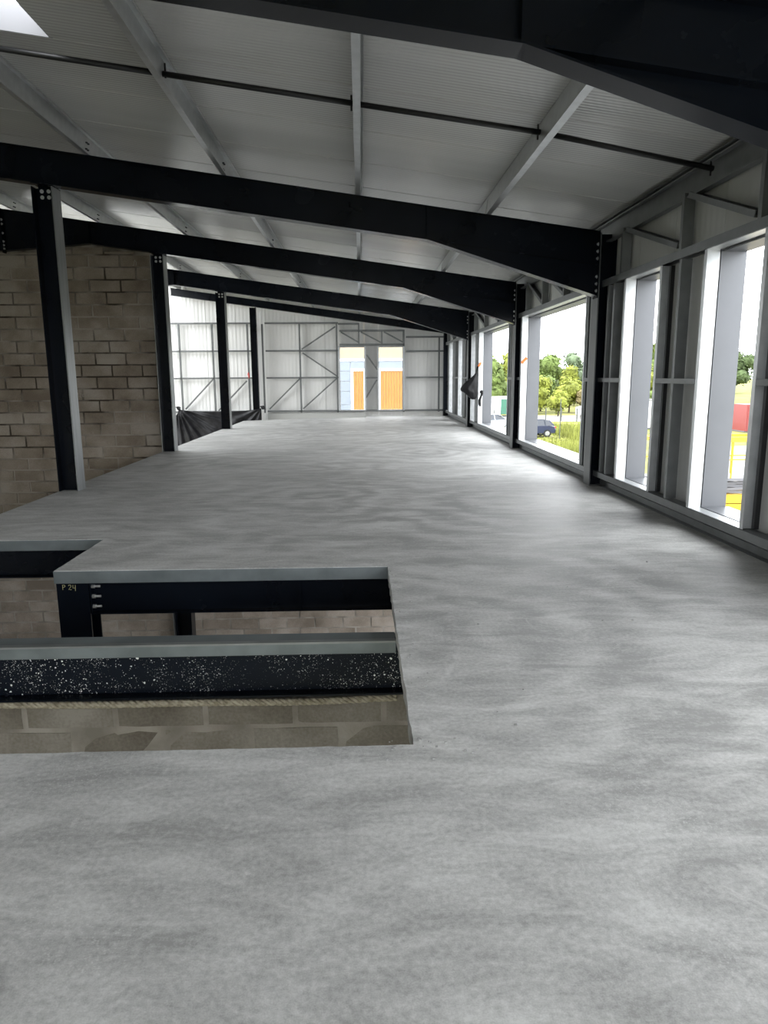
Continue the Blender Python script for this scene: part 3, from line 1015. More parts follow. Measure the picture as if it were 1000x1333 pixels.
# eave purlin over the window wall
ep = tag(empty('eave_purlin', (2.95, 10, 2.9)), 'galvanised eave purlin above the window wall', 'purlin')
obj('channel', MB().member((2.985, YREAR + .02, 2.995), (2.985, 24.86, 2.995), c_prof(.22, .07, flip=-1), (0, 0, 1)), 'galvanised_dull', ep)
obj('eave_angle', MB().box(2.90, 3.015, YREAR + .02, 24.86, 3.125, 3.129), 'galvanised_dull', ep)

# tie rods between purlins at mid-bay
TIE = [(-3.040, -1.540), (-1.540, -.034), (-.034, 1.468), (1.468, 2.93)]
PN = {-4.540: 'the block-wall purlin', -3.040: 'the skylight purlin', -1.540: 'the left purlin', -.034: 'the middle purlin', 1.468: 'the window-side purlin', 2.93: 'the eave'}
for yt, where, rng in ((6.16, 'nearest roof bay', [(-4.540, -3.040)] + TIE), (21.66, 'farthest roof bay', TIE)):
    for xa, xb in rng:
        pa = slope_pt(xa, .006, .10)
        pb = slope_pt(xb, -.006, .10) if xb < 2 else (2.915, ztop(2.915) + .03)
        t_ = tag(empty('tie_rod', (pa[0], yt, pa[1])), 'thin black tie rod between %s and %s, %s' % (PN[xa], PN[xb], where), 'tie rod', 'black tie rods between purlins')
        obj('rod', MB().cyl((pa[0], yt, pa[1]), (pb[0], yt, pb[1]), .022, 10), 'tie_black', t_, smooth=True)
        obj('end_pin', MB().cyl((pa[0] + .02, yt, pa[1] - .03), (pa[0] + .02, yt, pa[1] + .075), .008, 6), 'tie_black', t_)
        obj('end_pin', MB().cyl((pb[0] - .02, yt, pb[1] - .055), (pb[0] - .02, yt, pb[1] + .06), .008, 6), 'tie_black', t_)

# skylight
sk = tag(empty('skylight', ((SKX0 + SKX1) / 2, 5.59, zroof(-2.7))), 'bright square skylight with white upstand in the roof', 'skylight')
for nm, pl, m in (('upstand_side', (SKX1, SKX1 + .02, SKY0 - .02, SKY1 + .02), 'upstand_grey'), ('upstand_side', (SKX0 - .02, SKX0, SKY0 - .02, SKY1 + .02), 'upstand_grey'),
                  ('upstand_end', (SKX0, SKX1, SKY1, SKY1 + .02), 'upstand_grey'), ('upstand_end', (SKX0, SKX1, SKY0 - .02, SKY0), 'upstand_grey')):
    a, b_, c, d = pl
    obj(nm, MB().prism([(a, zroof(a) + .003), (b_, zroof(b_) + .003), (b_, zroof(b_) + .20), (a, zroof(a) + .20)], 'y', c, d), m, sk)
portal((SKX0 + SKX1) / 2, 5.59, zroof(-2.7) + .24, .7, 1.0, (0, 0, -1))

# ------------------------------------------------------------------ floor beams seen through the opening
def i_beam(name, x0, x1, y0, b, ztop_, dep, label, m='navy_steel', t=.011):
    c = tag(empty(name, ((x0 + x1) / 2, y0 + b / 2, ztop_ - dep)), label, 'beam')
    yc = y0 + b / 2
    obj('web', MB().box(x0, x1, yc - .004, yc + .004, ztop_ - dep + t, ztop_ - t), m, c)
    obj('top_flange', MB().box(x0, x1, y0, y0 + b, ztop_ - t, ztop_), m, c)
    obj('bottom_flange', MB().box(x0, x1, y0, y0 + b, ztop_ - dep, ztop_ - dep + t), 'navy_steel', c)
    return c


ba = i_beam('floor_beam', -3.6, 2.80, 3.70, .15, -.094, .306, 'navy floor beam flecked with cement splashes across the opening', 'navy_steel_splattered')
obj('deck_plate', MB().box(-3.6, .176, 3.694, 3.86, -.0935, -.089), 'deck_trim', ba)
obj('deck_lip', MB().box(-3.6, .176, 3.690, 3.6935, -.148, -.089), 'deck_trim', ba)
obj('deck_fold', MB().box(-3.6, .176, 3.69, 3.725, -.0885, -.078), 'galvanised_dull', ba)
bb = i_beam('floor_beam', -1.965, 2.80, 4.965, .12, -.094, .236, 'navy floor beam under the far edge of the opening')
obj('end_plate', MB().box(-1.965, -1.955, 4.97, 5.08, -.33, -.10), 'navy_steel', bb)
obj('stiffener', MB().box(-.46, -.45, 4.967, 5.02, -.32, -.105), 'navy_steel', bb)
for zz in (-.125, -.20, -.275):
    m = MB(); m.cyl((-1.955, 4.99, zz), (-1.895, 4.99, zz), .009, 8); m.cyl((-1.955, 4.99, zz), (-1.935, 4.99, zz), .016, 6)
    obj('bolt', m, 'bolt_zinc', bb)
bc = i_beam('floor_beam', -3.6, -2.21, 5.975, .12, -.094, .24, 'black floor beam under the stepped back edge of the opening')
post = column('steel_post', -2.197, -1.970, 4.968, .19, GROUND, -.093, 'navy post with hand-written P 24 under the slab corner')
bpy.data.objects.remove([o for o in post.children if o.name.startswith('flange')][0], do_unlink=True)
for o in list(post.children):
    bpy.data.objects.remove(o, do_unlink=True)
obj('flange', MB().box(-2.197, -1.970, 4.968, 4.980, GROUND, -.093), 'navy_steel', post)
obj('web', MB().box(-2.088, -2.079, 4.980, 5.146, GROUND, -.093), 'navy_steel', post)
obj('flange', MB().box(-2.197, -1.970, 5.146, 5.158, GROUND, -.093), 'navy_steel', post)
chalk = strokes('chalk_mark', [[(0, 0), (0, 1)], [(0, 1), (.42, .96), (.5, .75), (.38, .58), (0, .52)],
                               [(1.15, .8), (1.3, 1), (1.6, .95), (1.65, .7), (1.15, .02), (1.7, .0)],
                               [(2.05, .95), (2.0, .35), (2.5, .35)], [(2.5, .95), (2.46, -.25)]], (-2.152, 4.966, -.142), .036, 'chalk_yellow', post, .0016)
chalk['label'] = 'chalked letters P 24'
column('steel_column', -2.440, -2.240, 8.90, .2, GROUND, -.095, 'black column of the storey below, seen under the far floor beam')

# ================================================================== SMALL THINGS
# rope along the foot of the splattered beam
rp = MB()
N = 420
for s in range(3):
    p_ = []
    for i in range(N):
        x = -3.3 + i * (3.48 / (N - 1))
        a = i * .50 + s * 2 * math.pi / 3
        sag = .006 * math.sin(x * 2.3) + .004 * math.sin(x * 5.1)
        p_.append((x, 3.712 + .011 * math.cos(a), -.428 + sag + .011 * math.sin(a)))
    rp.tube(p_, .0105, 5)
tag(obj('rope', rp, 'rope_hemp', smooth=True, base=(-1.5, 3.71, -.42)), 'pale twisted rope lying along the foot of the splattered beam', 'rope')

# black plastic sheet tied across the lower gable
tarp = empty('plastic_sheet', (-4.7, 24.5, -1.2))
tag(tarp, 'black plastic sheet tied in radiating folds below the gable framing', 'sheet')
nx, nz = 120, 60
vs, fs = [], []
K0 = Vector((-6.16, .30)); K1 = Vector((-3.35, .31))
for j in range(nz + 1):
    for i in range(nx + 1):
        u, v = i / nx, j / nz
        x = K0.x + (K1.x - K0.x) * u
        top = .285 - .10 * math.sin(math.pi * min(1, u * 1.02)) ** .6 + .02 * u
        z = top - 1.75 * v
        # a sheet gathered at the first knot: it narrows below it
        x += -.30 * min(1, v * 3) * (1 - u) ** 3
        th = math.atan2(K0.y - z + .05, x - K0.x + .04)
        rad = math.hypot(x - K0.x, z - K0.y)
        th2 = math.atan2(K1.y - z + .05, K1.x - x + .04)
        rad2 = math.hypot(x - K1.x, z - K1.y)
        w0 = min(1, rad * 2.5) * math.exp(-rad * .55)
        w1 = min(1, rad2 * 2.5) * math.exp(-rad2 * 1.1)
        y = 24.52 - .24 * min(1, u * 1.25) - .06 * w0 * (math.sin(th * 21 + 1.2 * math.sin(th * 5)) + .4 * math.sin(th * 47)) - .05 * w1 * math.sin(th2 * 17) - .02 * math.sin(x * 7 + z * 3) - .06 * v
        vs.append((x, y, z))
for j in range(nz):
    for i in range(nx):
        a = j * (nx + 1) + i
        fs.append((a, a + 1, a + nx + 2, a + nx + 1))
sh = obj('film', MB().add(vs, fs), 'black_film', tarp, smooth=True)
for kp, dx in ((K0, -.02), (K1, .05)):
    m = MB()
    for q in range(5):
        a = q * 1.3
        ky = 24.52 if kp is K0 else 24.27
        m.tube([(kp.x + dx, ky - .02, kp.y - .02), (kp.x + dx + .06 * math.cos(a), ky - .05, kp.y + .05 + .03 * math.sin(a)), (kp.x + dx + .10 * math.cos(a + .5), ky - .06, kp.y + .02 + .06 * math.sin(a))], .02, 6, [.035, .028, .008])
    obj('knot', m, 'black_film', tarp, smooth=True)

# black bag hung on a stud
bag = tag(empty('hanging_bag', (2.66, 17.72, .80)), 'black bag hanging from a stud beside the wide window', 'bag')
vs, fs = [], []
prof_ = [(1.44, 2.835, 2.850), (1.38, 2.79, 2.858), (1.31, 2.715, 2.865), (1.24, 2.64, 2.868), (1.17, 2.56, 2.87), (1.10, 2.485, 2.868), (1.04, 2.445, 2.865), (.99, 2.46, 2.862),
         (.95, 2.53, 2.862), (.91, 2.575, 2.862), (.87, 2.605, 2.86), (.83, 2.65, 2.855), (.80, 2.695, 2.845), (.78, 2.75, 2.82)]
rings = prof_
n = 28
for z, xl, xr in prof_:
    cx, rx = (xl + xr) / 2, (xr - xl) / 2
    ry = min(.13, rx * .75)
    for k in range(n):
        a = 2 * math.pi * k / n
        f = 1 + .16 * math.sin(5 * a + z * 7) * math.sin(z * 11) + .11 * math.sin(9 * a - z * 13)
        vs.append((cx + rx * math.cos(a), 17.66 - .05 + ry * f * math.sin(a), z + .012 * math.sin(3 * a + z * 20)))
for j in range(len(rings) - 1):
    for k in range(n):
        fs.append((j * n + k, j * n + (k + 1) % n, (j + 1) * n + (k + 1) % n, (j + 1) * n + k))
fs += [tuple(range(n)), tuple(range((len(rings) - 1) * n, len(rings) * n))]
obj('sack', MB().add(vs, fs), 'black_cloth', bag, smooth=True)
obj('strap', MB().tube([(2.84, 17.66, 1.42), (2.86, 17.66, 1.55), (2.885, 17.665, 1.60), (2.87, 17.67, 1.5), (2.80, 17.66, 1.3)], .012, 6), 'black_cloth', bag, smooth=True)
obj('pocket', MB().tube([(2.78, 17.60, .98), (2.75, 17.57, .90), (2.74, 17.58, .83)], .04, 8, [.03, .055, .03]), 'grey_cloth', bag, smooth=True)
tag(obj('dangling_strap', MB().tube([(2.98, 17.60, .985), (2.965, 17.595, .95), (2.985, 17.595, .91), (2.955, 17.595, .83), (2.925, 17.595, .74), (2.93, 17.595, .66), (2.945, 17.60, .60)], .02, 6, [.03, .04, .025, .02, .03, .03, .014]), 'black_cloth', smooth=True, base=(2.95, 17.6, .6)), 'dark strap dangling on the white jamb under the bag', 'strap')
for lb, pts_ in (('orange tape strip across the jamb of the wide window', [(2.90, 12.943, 1.56), (2.93, 12.942, 1.60), (2.99, 12.942, 1.655)]),
                 ('small orange tape scrap above the hanging bag', [(2.888, 17.60, 1.565), (2.91, 17.605, 1.60), (2.94, 17.607, 1.66)])):
    m = MB()
    for a, b_ in zip(pts_[:-1], pts_[1:]):
        m.member(a, b_, rect_prof(.006, .05), (0, 1, 0))
    tag(obj('marking_tape', m, 'orange_tape', base=pts_[0]), lb, 'tape', 'orange tape marks')
tag(obj('marking_tag', MB().tube([(-3.80, 24.69, 1.50), (-3.795, 24.68, 1.43), (-3.785, 24.685, 1.36), (-3.80, 24.69, 1.30)], .03, 6, [.02, .045, .03, .012]), 'red_marker', smooth=True, base=(-3.8, 24.69, 1.3)), 'small red tag tied to a gable stud', 'tag')
# chalk writing on the block wall
ck = strokes('chalk_mark', [[(0, 0), (.28, 1)], [(.3, .9), (.5, .55), (.42, .0)], [(-.2, .05), (.02, 0)]], (-3.99, 13.296, 3.30), .10, 'chalk_grey', wall_left, .006)
ck['label'] = 'pale chalk strokes'
ck = strokes('chalk_mark', [[(0, .1), (.25, 1), (.35, .2)], [(.55, .8), (.8, .85), (.55, .2), (.85, .2)], [(1.05, .3), (1.1, .75), (1.3, .75), (1.3, .3), (1.05, .3)], [(1.5, .8), (1.75, .85), (1.5, .2), (1.8, .2)], [(2.0, .1), (2.15, .9)], [(2.35, .1), (2.5, .95)]], (-5.18, 13.296, .985), .10, 'chalk_grey', wall_left, .005)
ck['label'] = 'faint scratched writing'

# ================================================================== OUTDOORS
struct(obj('ground', MB().box(-60, 420, -60, 700, GROUND - 1.3, GROUND - .16).box(3.3, 420, -60, 700, GROUND - .2, GROUND - .02), 'meadow'), 'grassy ground around the building')
struct(obj('yard_ground', MB().prism([(3.4, -40), (60, -40), (60, 60), (26, 52), (15, 36), (9.5, 30), (3.4, 24)], 'z', GROUND - .1, GROUND), 'gravel_light'), 'pale gravel yard')
struct(obj('road_ground', MB().prism([(14, 84), (70, 78), (70, 90), (14, 97)], 'z', GROUND - .1, GROUND + .01), 'gravel_light'), 'pale track behind the fence')
struct(obj('yard_gable_ground', MB().box(-20, 9, 25.3, 36, GROUND - .1, GROUND), 'asphalt'), 'paved strip between the two buildings')

# neighbouring building behind the gable windows
nb = tag(empty('neighbour_building', (0, 36, GROUND)), 'pale building with orange doors seen through the gable windows', 'building')
obj('upper_wall', MB().box(-8, 4.4, 36.05, 36.3, 2.20, 5.2), 'cream_render', nb)
obj('flashing', MB().box(-8, 4.4, 35.97, 36.05, 2.09, 2.20), 'white_paint', nb)
rows = [GROUND, -2.8, -2.1, -1.45, -.75, -.05, .62, 1.10, 1.60, 2.09]
cols_ = [-8, -5.5, -3.0, -1.35, -.50, .28, .92, 2.20, 4.4]
for a, b_ in zip(rows[:-1], rows[1:]):
    for c, d in zip(cols_[:-1], cols_[1:]):
        if b_ <= 1.61 and (c, d) in ((-.50, .28), (.92, 2.20)):
            continue
        obj('facade_panel', MB().box(c + .012, d - .012, 36.0, 36.06, a + .012, b_ - .012), 'pale_blue_panel', nb)
obj('backing', MB().box(-8, 4.4, 36.07, 36.3, GROUND, 2.1), 'white_paint', nb)
for x0, x1, n in ((-.36, .16, 4), (.99, 2.09, 8)):
    fr = obj('door_frame', MB().box(x0 - .13, x0, 35.96, 36.07, -.42, 1.72).box(x1, x1 + .10, 35.96, 36.07, -.42, 1.72).box(x0, x1, 35.96, 36.07, 1.60, 1.72).box(x0, x1, 35.96, 36.07, -.42, -.30), 'white_paint', nb)
    for i in range(n):
        a, b_ = x0 + (x1 - x0) * i / n, x0 + (x1 - x0) * (i + 1) / n
        obj('door_board', MB().box(a + .006, b_ - .006, 36.0, 36.04 + .0 * i, -.30, 1.60), 'orange_board', nb)
    obj('landing', MB().box(x0 - .2, x1 + .2, 35.6, 36.0, -.55, -.42), 'white_paint', nb)


# trees
LEAFQ = 1500


def tree(x, y, h, r, m, label, seed, group='trees beyond the yard', trunk=True, n=None, base=GROUND):
    rr = random.Random(seed)
    t = tag(empty('tree' if h > 3.4 else 'shrub', (x, y, base)), label, 'tree' if h > 3.4 else 'shrub', group)
    mb = MB()
    clumps = []
    for k in range(11):
        a = rr.uniform(0, 6.28)
        q = rr.uniform(0, .62) * r
        zz = base + h * rr.uniform(.30 if trunk else .15, .84)
        clumps.append((Vector((x + q * math.cos(a), y + q * math.sin(a), zz)), r * rr.uniform(.32, .5)))
    clumps.append((Vector((x, y, base + h * .82)), r * .42))
    s0 = max(.16, r * .085)
    for i in range(n or LEAFQ):
        c, cr_ = rr.choice(clumps)
        d = Vector((rr.gauss(0, 1), rr.gauss(0, 1), rr.gauss(0, .8))).normalized()
        p = c + d * cr_ * rr.uniform(.72, 1.05)
        nrm = (d + Vector((rr.uniform(-.6, .6), rr.uniform(-.6, .6), rr.uniform(-.3, .7)))).normalized()
        u = nrm.orthogonal().normalized()
        u = Matrix.Rotation(rr.uniform(0, 6.28), 3, nrm) @ u
        w = nrm.cross(u)
        s = s0 * rr.uniform(.6, 1.3)
        mb.add([p - u * s, p + w * s * .55, p + u * s, p - w * s * .55], [(0, 1, 2, 3)])
    me = bpy.data.meshes.new('crown')
    me.from_pydata([tuple(Vector(p) - Vector((x, y, base))) for p in mb.v], [], mb.f)
    me.materials.append(MATS[m])
    o = bpy.data.objects.new('crown', me); col.objects.link(o); o.parent = t; o['kind'] = 'stuff'
    # dense inner mass
    core = MB()
    for c, cr_ in clumps:
        bmc = bmesh.new()
        bmesh.ops.create_icosphere(bmc, subdivisions=2, radius=cr_ * .74)
        for v in bmc.verts:
            v.co *= 1 + .22 * mnoise.noise(v.co * 1.7 / max(cr_, .1) + Vector((seed, 0, 0)))
        bmc.verts.ensure_lookup_table()
        core.add([v.co + c for v in bmc.verts], [tuple(v.index for v in f.verts) for f in bmc.faces])
        bmc.free()
    obj('inner_foliage', core, m, t, smooth=True)
    if trunk:
        obj('trunk', MB().tube([(x, y, base), (x + .05, y, base + h * .25), (x - .04, y + .05, base + h * .6)], .2, 8, [.05 * r, .04 * r, .015 * r]), 'bark', t)
    return t


ks = 1.0811      # plan scale from the ground level used when measuring
FAR = [ # x, y, height, radius, leaf, label
    (18.5, 104, 8.2, 4.2, 'leaf_mid', 'bushy green tree at the wide window edge above the container'),
    (23.5, 112, 8.6, 4.6, 'leaf_yellow', 'yellow-green tree above the green container'),
    (27.5, 118, 7.8, 4.4, 'leaf_blue', 'blue-green tree behind the pale car'),
    (24.2, 100, 5.6, 3.2, 'leaf_yellow', 'low yellow-green tree right of the container'),
    (32.0, 122, 8.0, 4.6, 'leaf_mid', 'round green tree above the blue car'),
    (36.5, 124, 8.2, 4.6, 'leaf_blue', 'grey-green tree in the middle of the wide window'),
    (41.5, 122, 8.8, 5.0, 'leaf_mid', 'tall green tree near the wide window right side'),
    (47.0, 120, 10.2, 5.2, 'leaf_yellow', 'tallest yellow-green tree of the wide window'),
    (30.5, 104, 5.4, 3.8, 'leaf_yellow', 'low yellow tree behind the fence posts'),
    (36.0, 106, 5.2, 3.8, 'leaf_mid', 'low green tree behind the fence posts'),
    (41.6, 101, 5.0, 3.2, 'leaf_yellow', 'bright low tree beside the white van'),
    (54.0, 122, 9.5, 5.0, 'leaf_mid', 'green tree hidden behind the near window jamb'),
    (14.0, 100, 7.4, 4.2, 'leaf_dark', 'dark green tree at the far window jamb'),
    (25.0, 90, 3.2, 2.2, 'leaf_yellow', 'yellow shrub in front of the low trees'),
    (29.5, 92, 3.0, 2.2, 'leaf_dry', 'dry brownish shrub by the track'),
    (34.0, 93, 3.0, 2.4, 'leaf_yellow', 'yellow shrub beside the dry shrub'),
    (38.5, 94, 2.8, 2.2, 'leaf_mid', 'green shrub by the white van'),
    (112, 196, 12.4, 7.0, 'leaf_blue', 'grey-green tree line tree above the red container'),
    (104, 198, 11.8, 7.0, 'leaf_dark', 'dark tree behind the narrow window jamb'),
    (121, 198, 12.6, 7.2, 'leaf_blue', 'grey-green tree beside the tree above the red container'),
    (131, 200, 12.0, 7.0, 'leaf_mid', 'green tree right of the grey-green pair'),
    (86, 190, 11.5, 6.5, 'leaf_mid', 'green tree in the sliver beside the first column'),
    (95, 194, 11.5, 6.8, 'leaf_blue', 'blue-green tree in the sliver beside the first column'),
    (63, 150, 10.5, 5.8, 'leaf_mid', 'green tree between the wide and the narrow windows'),
    (73, 165, 11, 6.0, 'leaf_blue', 'blue-green tree between the wide and the narrow windows'),
    (17.0, 108, 5.2, 3.4, 'leaf_yellow', 'low bright tree left of the green container'),
    (22.0, 121, 5.8, 3.6, 'leaf_mid', 'low green tree far behind the container'),
    (27.0, 107, 5.0, 3.4, 'leaf_mid', 'low green tree left of the fence posts'),
    (29.0, 99, 4.2, 3.0, 'leaf_yellow', 'small yellow-green tree right above the blue car'),
    (33.5, 113, 5.8, 3.8, 'leaf_blue', 'low blue-green tree in the middle row'),
    (38.0, 115, 6.0, 3.8, 'leaf_yellow', 'low yellow tree in the middle row'),
    (43.5, 112, 6.0, 3.8, 'leaf_mid', 'low green tree at the end of the middle row'),
    (33.0, 99, 4.0, 3.0, 'leaf_mid', 'small green tree behind the marker pole'),
    (37.2, 99, 4.2, 3.0, 'leaf_yellow', 'small yellow-green tree above the white van'),
    (46.5, 105, 5.2, 3.6, 'leaf_yellow', 'low yellow tree past the white van'),
    (142, 204, 12, 7.2, 'leaf_dark', 'dark green tree past the red container'),
]
for k, (x, y, h, r, m, lb) in enumerate(FAR):
    f_ = 1 + (.11 if y > 100 else .04) * (k % 3)
    x, y, h, r = x * f_, y * f_, h * f_ * (1 + .05 * (f_ > 1)), r * (.92 + .05 * (k % 2))
    tree(x, y, h, r, m, lb, 40 + k, trunk=h > 3.4)

names_ = ['round', 'tall', 'broad', 'slim', 'ragged', 'leaning', 'dense', 'open', 'pale', 'dusky', 'spreading', 'squat']
for k, nm_ in enumerate(names_):
    a_ = math.radians(38 + k * 4.6)
    d_ = 165 + (k * 37 % 50)
    tree(d_ * math.sin(a_), d_ * math.cos(a_), 9 + (k * 7 % 5), 6 + (k % 3) * .5, ('leaf_mid', 'leaf_blue', 'leaf_yellow', 'leaf_dark')[k % 4],
         '%s tree on the horizon beyond the yard, hidden by the window wall' % nm_, 90 + k, n=700)

# meadow grass, too many blades to count
gm = MB()
rg = random.Random(5)
for i in range(16000):
    y = rg.uniform(33, 82)
    x = .262 * y + rg.uniform(-.06, .10) * y + rg.uniform(-1, 1)
    hgt = rg.uniform(.35, 1.15) * (1.0 if y < 52 else .7)
    if 50 < y < 75 and x < 17.6:
        hgt *= .22
    a = rg.uniform(0, 6.28)
    w = rg.uniform(.03, .07)
    dx, dy = w * math.cos(a), w * math.sin(a)
    if (abs(x - 14.85) < 2.4 and abs(y - 62.5) < 1.2) or (abs(x - 13.2) < 2.3 and abs(y - 71.5) < 2.2) or y > 74 - 0 or x < 9.6:
        continue
    lx, ly = rg.uniform(-.2, .2), rg.uniform(-.2, .2)
    gm.add([(x - dx, y - dy, GROUND - .02), (x + dx, y + dy, GROUND - .02), (x + lx, y + ly, GROUND + hgt)], [(0, 1, 2)])
g_o = bpy.data.meshes.new('grass'); g_o.from_pydata(gm.v, [], gm.f); g_o.materials.append(MATS['grass_blade'])
g_o = bpy.data.objects.new('grass', g_o); col.objects.link(g_o)
tag(g_o, 'tall yellow-green grass between the building and the fence', 'grass', kind='stuff')

# wire fence: posts are parts, rails are the strained wires
fe = tag(empty('wire_fence', (25, 80, GROUND)), 'dark post and wire fence along the track', 'fence')
fp = [Vector((16.5, 88)), Vector((22, 84.5)), Vector((30, 80)), Vector((40, 76))]
for a, b_ in zip(fp[:-1], fp[1:]):
    nn = max(1, int((b_ - a).length / 1.8))
    for i in range(nn):
        p = a + (b_ - a) * i / nn
        obj('fence_post', MB().cyl((p.x, p.y, GROUND - .02), (p.x, p.y, GROUND + 1.5), .07, 6), 'fence_wire', fe)
    for zz in (.5, .95, 1.4):
        obj('wire', MB().cyl((a.x, a.y, GROUND + zz), (b_.x, b_.y, GROUND + zz), .012, 4), 'fence_wire', fe)
tag(obj('marker_pole', MB().cyl((16.95, 60.3, GROUND - .02), (16.95, 60.3, GROUND + 3.3), .035, 6).cyl((16.95, 60.3, GROUND + 3.3), (16.95, 60.3, GROUND + 3.36), .05, 6), 'fence_wire', base=(16.95, 60.3, GROUND)), 'thin dark pole standing in the grass right of the blue car', 'pole')


def car(loc, rz, paint, label):
    t = tag(empty('car', loc), label, 'car')
    t.rotation_euler = (0, 0, rz)
    ROOT[t.name] = Vector((0, 0, 0))
    W = .90
    low = [(-2.1, .35), (-2.15, .62), (-2.08, .92), (-1.2, 1.0), (1.0, 1.0), (1.95, .86), (2.15, .62), (2.1, .32)]
    vs, fs = [], []
    secs = [(-W, .94), (-W * .86, 1.0), (W * .86, 1.0), (W, .94)]
    n_ = len(low)
    for yy, s in secs:
        vs += [(px * s, yy, .62 + (pz - .62) * (.96 if s < 1 else 1)) for px, pz in low]
    for j in range(3):
        for i in range(n_):
            fs.append((j * n_ + i, j * n_ + (i + 1) % n_, (j + 1) * n_ + (i + 1) % n_, (j + 1) * n_ + i))
    fs += [tuple(range(n_)), tuple(range(3 * n_, 4 * n_))]
    obj('body', MB().add(vs, fs), paint, t)
    cab = [(-1.95, .98), (-1.55, 1.46), (-.9, 1.56), (.2, 1.54), (1.15, .98)]

    def cabin(sc, wy, wt, off):
        v2, f2 = [], []
        for yy in (-1, 1):
            for px, pz in cab:
                top = (pz - .98) / .58
                v2.append((px * sc - .0, yy * (wy + (wt - wy) * top), pz + off * top))
        m_ = len(cab)
        f2 += [tuple(range(m_)), tuple(range(m_, 2 * m_))] + [(i, (i + 1) % m_, m_ + (i + 1) % m_, m_ + i) for i in range(m_)]
        return MB().add(v2, f2)
    obj('windows', cabin(1.0, .84, .66, -.02), 'car_glass', t)
    rf = MB().prism([(-1.62, 1.44), (-.9, 1.565), (.22, 1.55), (.34, 1.49), (.2, 1.50), (-.9, 1.52), (-1.5, 1.42)], 'y', -.67, .67)
    for yy in (-1, 1):
        for (xa, za), (xb, zb_) in (((-1.93, .99), (-1.55, 1.45)), ((.24, 1.53), (1.15, .99)), ((-.35, .99), (-.38, 1.54))):
            rf.member((xa, yy * .85, za), (xb, yy * .67, zb_), rect_prof(.09, .04), (1, 0, 0))
    obj('roof_frame', rf, paint, t)
    for xx in (-1.32, 1.32):
        for yy in (-.82, .82):
            wl = obj('wheel', MB().cyl((xx, yy - .11, .33), (xx, yy + .11, .33), .33, 18), 'tyre', t)
            obj('rim', MB().cyl((xx, yy - .125, .33), (xx, yy + .125, .33), .21, 12), 'rim_alloy', wl)
    for yy in (-.68, .68):
        obj('tail_lamp', MB().box(-2.13, -2.04, yy - .16, yy + .16, .78, .92), 'lamp_red', t)
    return t


car((14.85, 62.5, GROUND), math.radians(186), 'car_blue', 'dark blue car parked in the grass outside the wide window')
car((13.2, 71.5, GROUND), math.radians(30), 'car_pale', 'pale silver car below the green container')

# green container with white trailer, white van, red box
ct = tag(empty('container', (20.2, 96, GROUND)), 'green container with white surround behind the pale car', 'container')
obj('body', MB().box(18.3, 21.3, 93.0, 95.2, GROUND + .35, GROUND + 2.3), 'skip_green', ct)
obj('frame', MB().box(17.0, 18.28, 93.1, 95.1, GROUND + .1, GROUND + 2.6).box(18.3, 21.3, 92.96, 95.2, GROUND + 2.31, GROUND + 2.6), 'white_paint', ct)
obj('skid', MB().box(17.0, 21.3, 93.2, 95.0, GROUND - .02, GROUND + .1), 'lift_grey', ct)
vn = tag(empty('van', (30, 88, GROUND)), 'white van half hidden behind the column and fence', 'van')
obj('body', MB().prism([(27.2, GROUND + .45), (31.6, GROUND + .45), (31.6, GROUND + 2.35), (28.6, GROUND + 2.4), (27.9, GROUND + 1.5), (27.2, GROUND + 1.3)], 'y', 88, 89.9), 'white_paint', vn)
obj('windscreen', MB().prism([(27.95, GROUND + 1.5), (28.55, GROUND + 2.25), (28.5, GROUND + 2.28), (27.88, GROUND + 1.52)], 'y', 88.15, 89.75), 'car_glass', vn)
obj('side_window', MB().box(28.5, 29.3, 87.985, 88.0, GROUND + 1.5, GROUND + 2.1), 'car_glass', vn)
for xx in (28.1, 30.7):
    wl = obj('wheel', MB().cyl((xx, 87.95, GROUND + .35), (xx, 88.2, GROUND + .35), .35, 16), 'tyre', vn)
    obj('wheel', MB().cyl((xx, 89.7, GROUND + .35), (xx, 89.95, GROUND + .35), .35, 16), 'tyre', vn)
rb = tag(empty('container', (36.5, 66.5, GROUND)), 'red site container outside the nearest narrow window', 'container')
obj('body', MB().box(35.6, 41.5, 65, 67.4, GROUND + .12, GROUND + 2.55), 'box_red', rb)
for i in range(14):
    obj('rib', MB().box(35.75 + i * .42, 35.95 + i * .42, 64.96, 65.0, GROUND + .25, GROUND + 2.4), 'box_red', rb)
obj('skid', MB().box(35.6, 41.5, 65.1, 67.3, GROUND - .0, GROUND + .12), 'lift_grey', rb)
wb = tag(empty('site_cabin', (30, 66, GROUND)), 'white site cabin beside the red container', 'cabin')
obj('body', MB().box(27.5, 34.9, 70, 72.5, GROUND + .15, GROUND + 2.8), 'white_paint', wb)
obj('skid', MB().box(27.6, 34.8, 70.1, 72.4, GROUND - .0, GROUND + .15), 'lift_grey', wb)
obj('roof', MB().box(27.4, 35.0, 69.9, 72.6, GROUND + 2.8, GROUND + 2.9), 'lift_grey', wb)

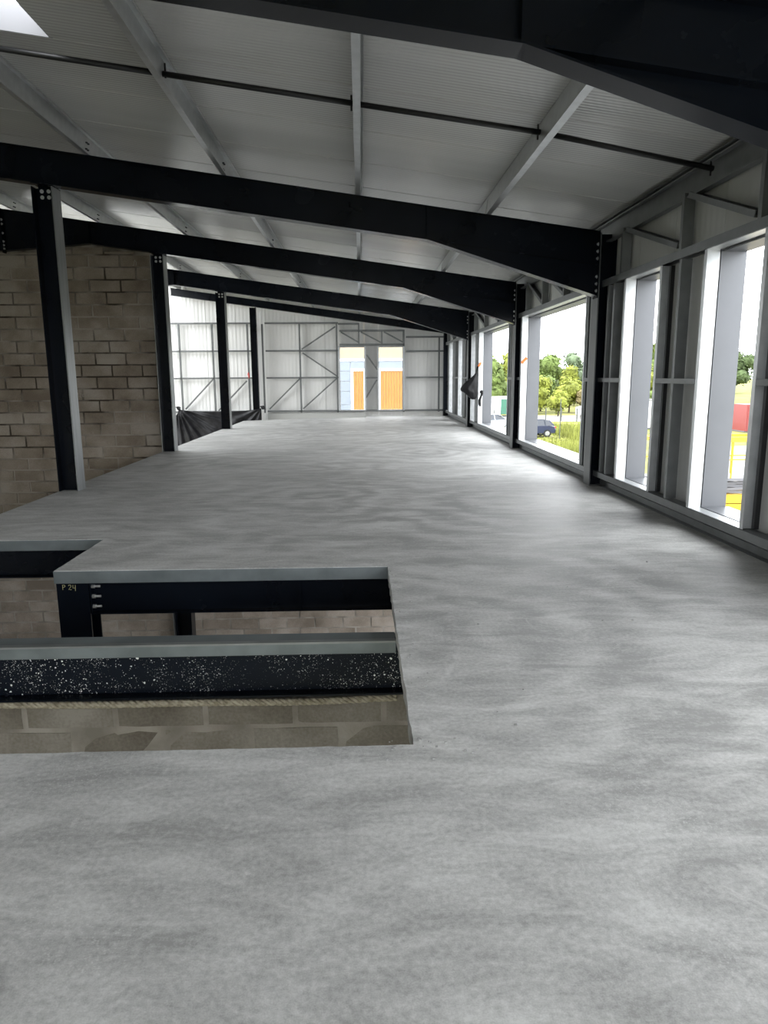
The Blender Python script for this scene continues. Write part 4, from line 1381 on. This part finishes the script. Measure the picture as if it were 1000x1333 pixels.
# yellow scissor lift outside the narrow windows
lx, ly = 12.7, 25.6
lf = tag(empty('scissor_lift', (lx, ly, GROUND)), 'yellow scissor lift outside the narrow windows', 'lift')
lx0, lx1 = lx - 2.2, lx + 2.0
obj('chassis', MB().prism([(lx0, GROUND + .42), (lx0 + .2, GROUND + .30), (lx1 - .2, GROUND + .30), (lx1, GROUND + .42), (lx1, GROUND + .72), (lx0, GROUND + .72)], 'y', ly - .7, ly + .7), 'lift_yellow', lf)
obj('engine_cover', MB().box(lx0 + .1, lx1 - .1, ly - .72, ly + .72, GROUND + .75, GROUND + 1.05), 'lift_yellow', lf)
for xx in (lx0 + .55, lx1 - .55):
    for yy in (-.75, .55):
        wl = obj('wheel', MB().cyl((xx, ly + yy, GROUND + .33), (xx, ly + yy + .22, GROUND + .33), .33, 16), 'tyre', lf)
        obj('rim', MB().cyl((xx, ly + yy - .01, GROUND + .33), (xx, ly + yy + .23, GROUND + .33), .17, 12), 'lift_yellow', wl)
for yy in (-.5, .5):
    for k in range(2):
        za, zb_ = GROUND + 1.08 + .22 * k, GROUND + 1.30 + .22 * k
        obj('scissor_arm', MB().member((lx0 + .2, ly + yy, za), (lx1 - .2, ly + yy, zb_), rect_prof(.06, .1), (0, 1, 0)), 'lift_grey', lf)
        obj('scissor_arm', MB().member((lx0 + .2, ly + yy * .9, zb_), (lx1 - .2, ly + yy * .9, za), rect_prof(.06, .1), (0, 1, 0)), 'lift_grey', lf)
obj('platform', MB().box(lx0, lx1, ly - .7, ly + .7, GROUND + 1.56, GROUND + 1.66), 'lift_grey', lf)
obj('control_box', MB().box(lx + .05, lx + .38, ly - .78, ly - .70, GROUND + 1.75, GROUND + 2.2), 'lift_grey', lf)
zr_ = GROUND + 3.10
for yy in (-.68, .68):
    obj('top_rail', MB().box(lx0, lx1, ly + yy - .03, ly + yy + .03, zr_ - .14, zr_ + .04), 'lift_yellow', lf)
    obj('mid_rail', MB().box(lx0, lx1, ly + yy - .02, ly + yy + .02, GROUND + 2.30, GROUND + 2.35), 'lift_yellow', lf)
    for i in range(7):
        xx = lx0 + .05 + (lx1 - lx0 - .1) * i / 6
        obj('guard_post', MB().cyl((xx, ly + yy, GROUND + 1.66), (xx, ly + yy, zr_ - .1), .03, 8), 'lift_yellow', lf)
for xx in (lx0, lx1):
    obj('top_rail', MB().box(xx - .03, xx + .03, ly - .65, ly + .65, zr_ - .1, zr_ + .04), 'lift_yellow', lf)
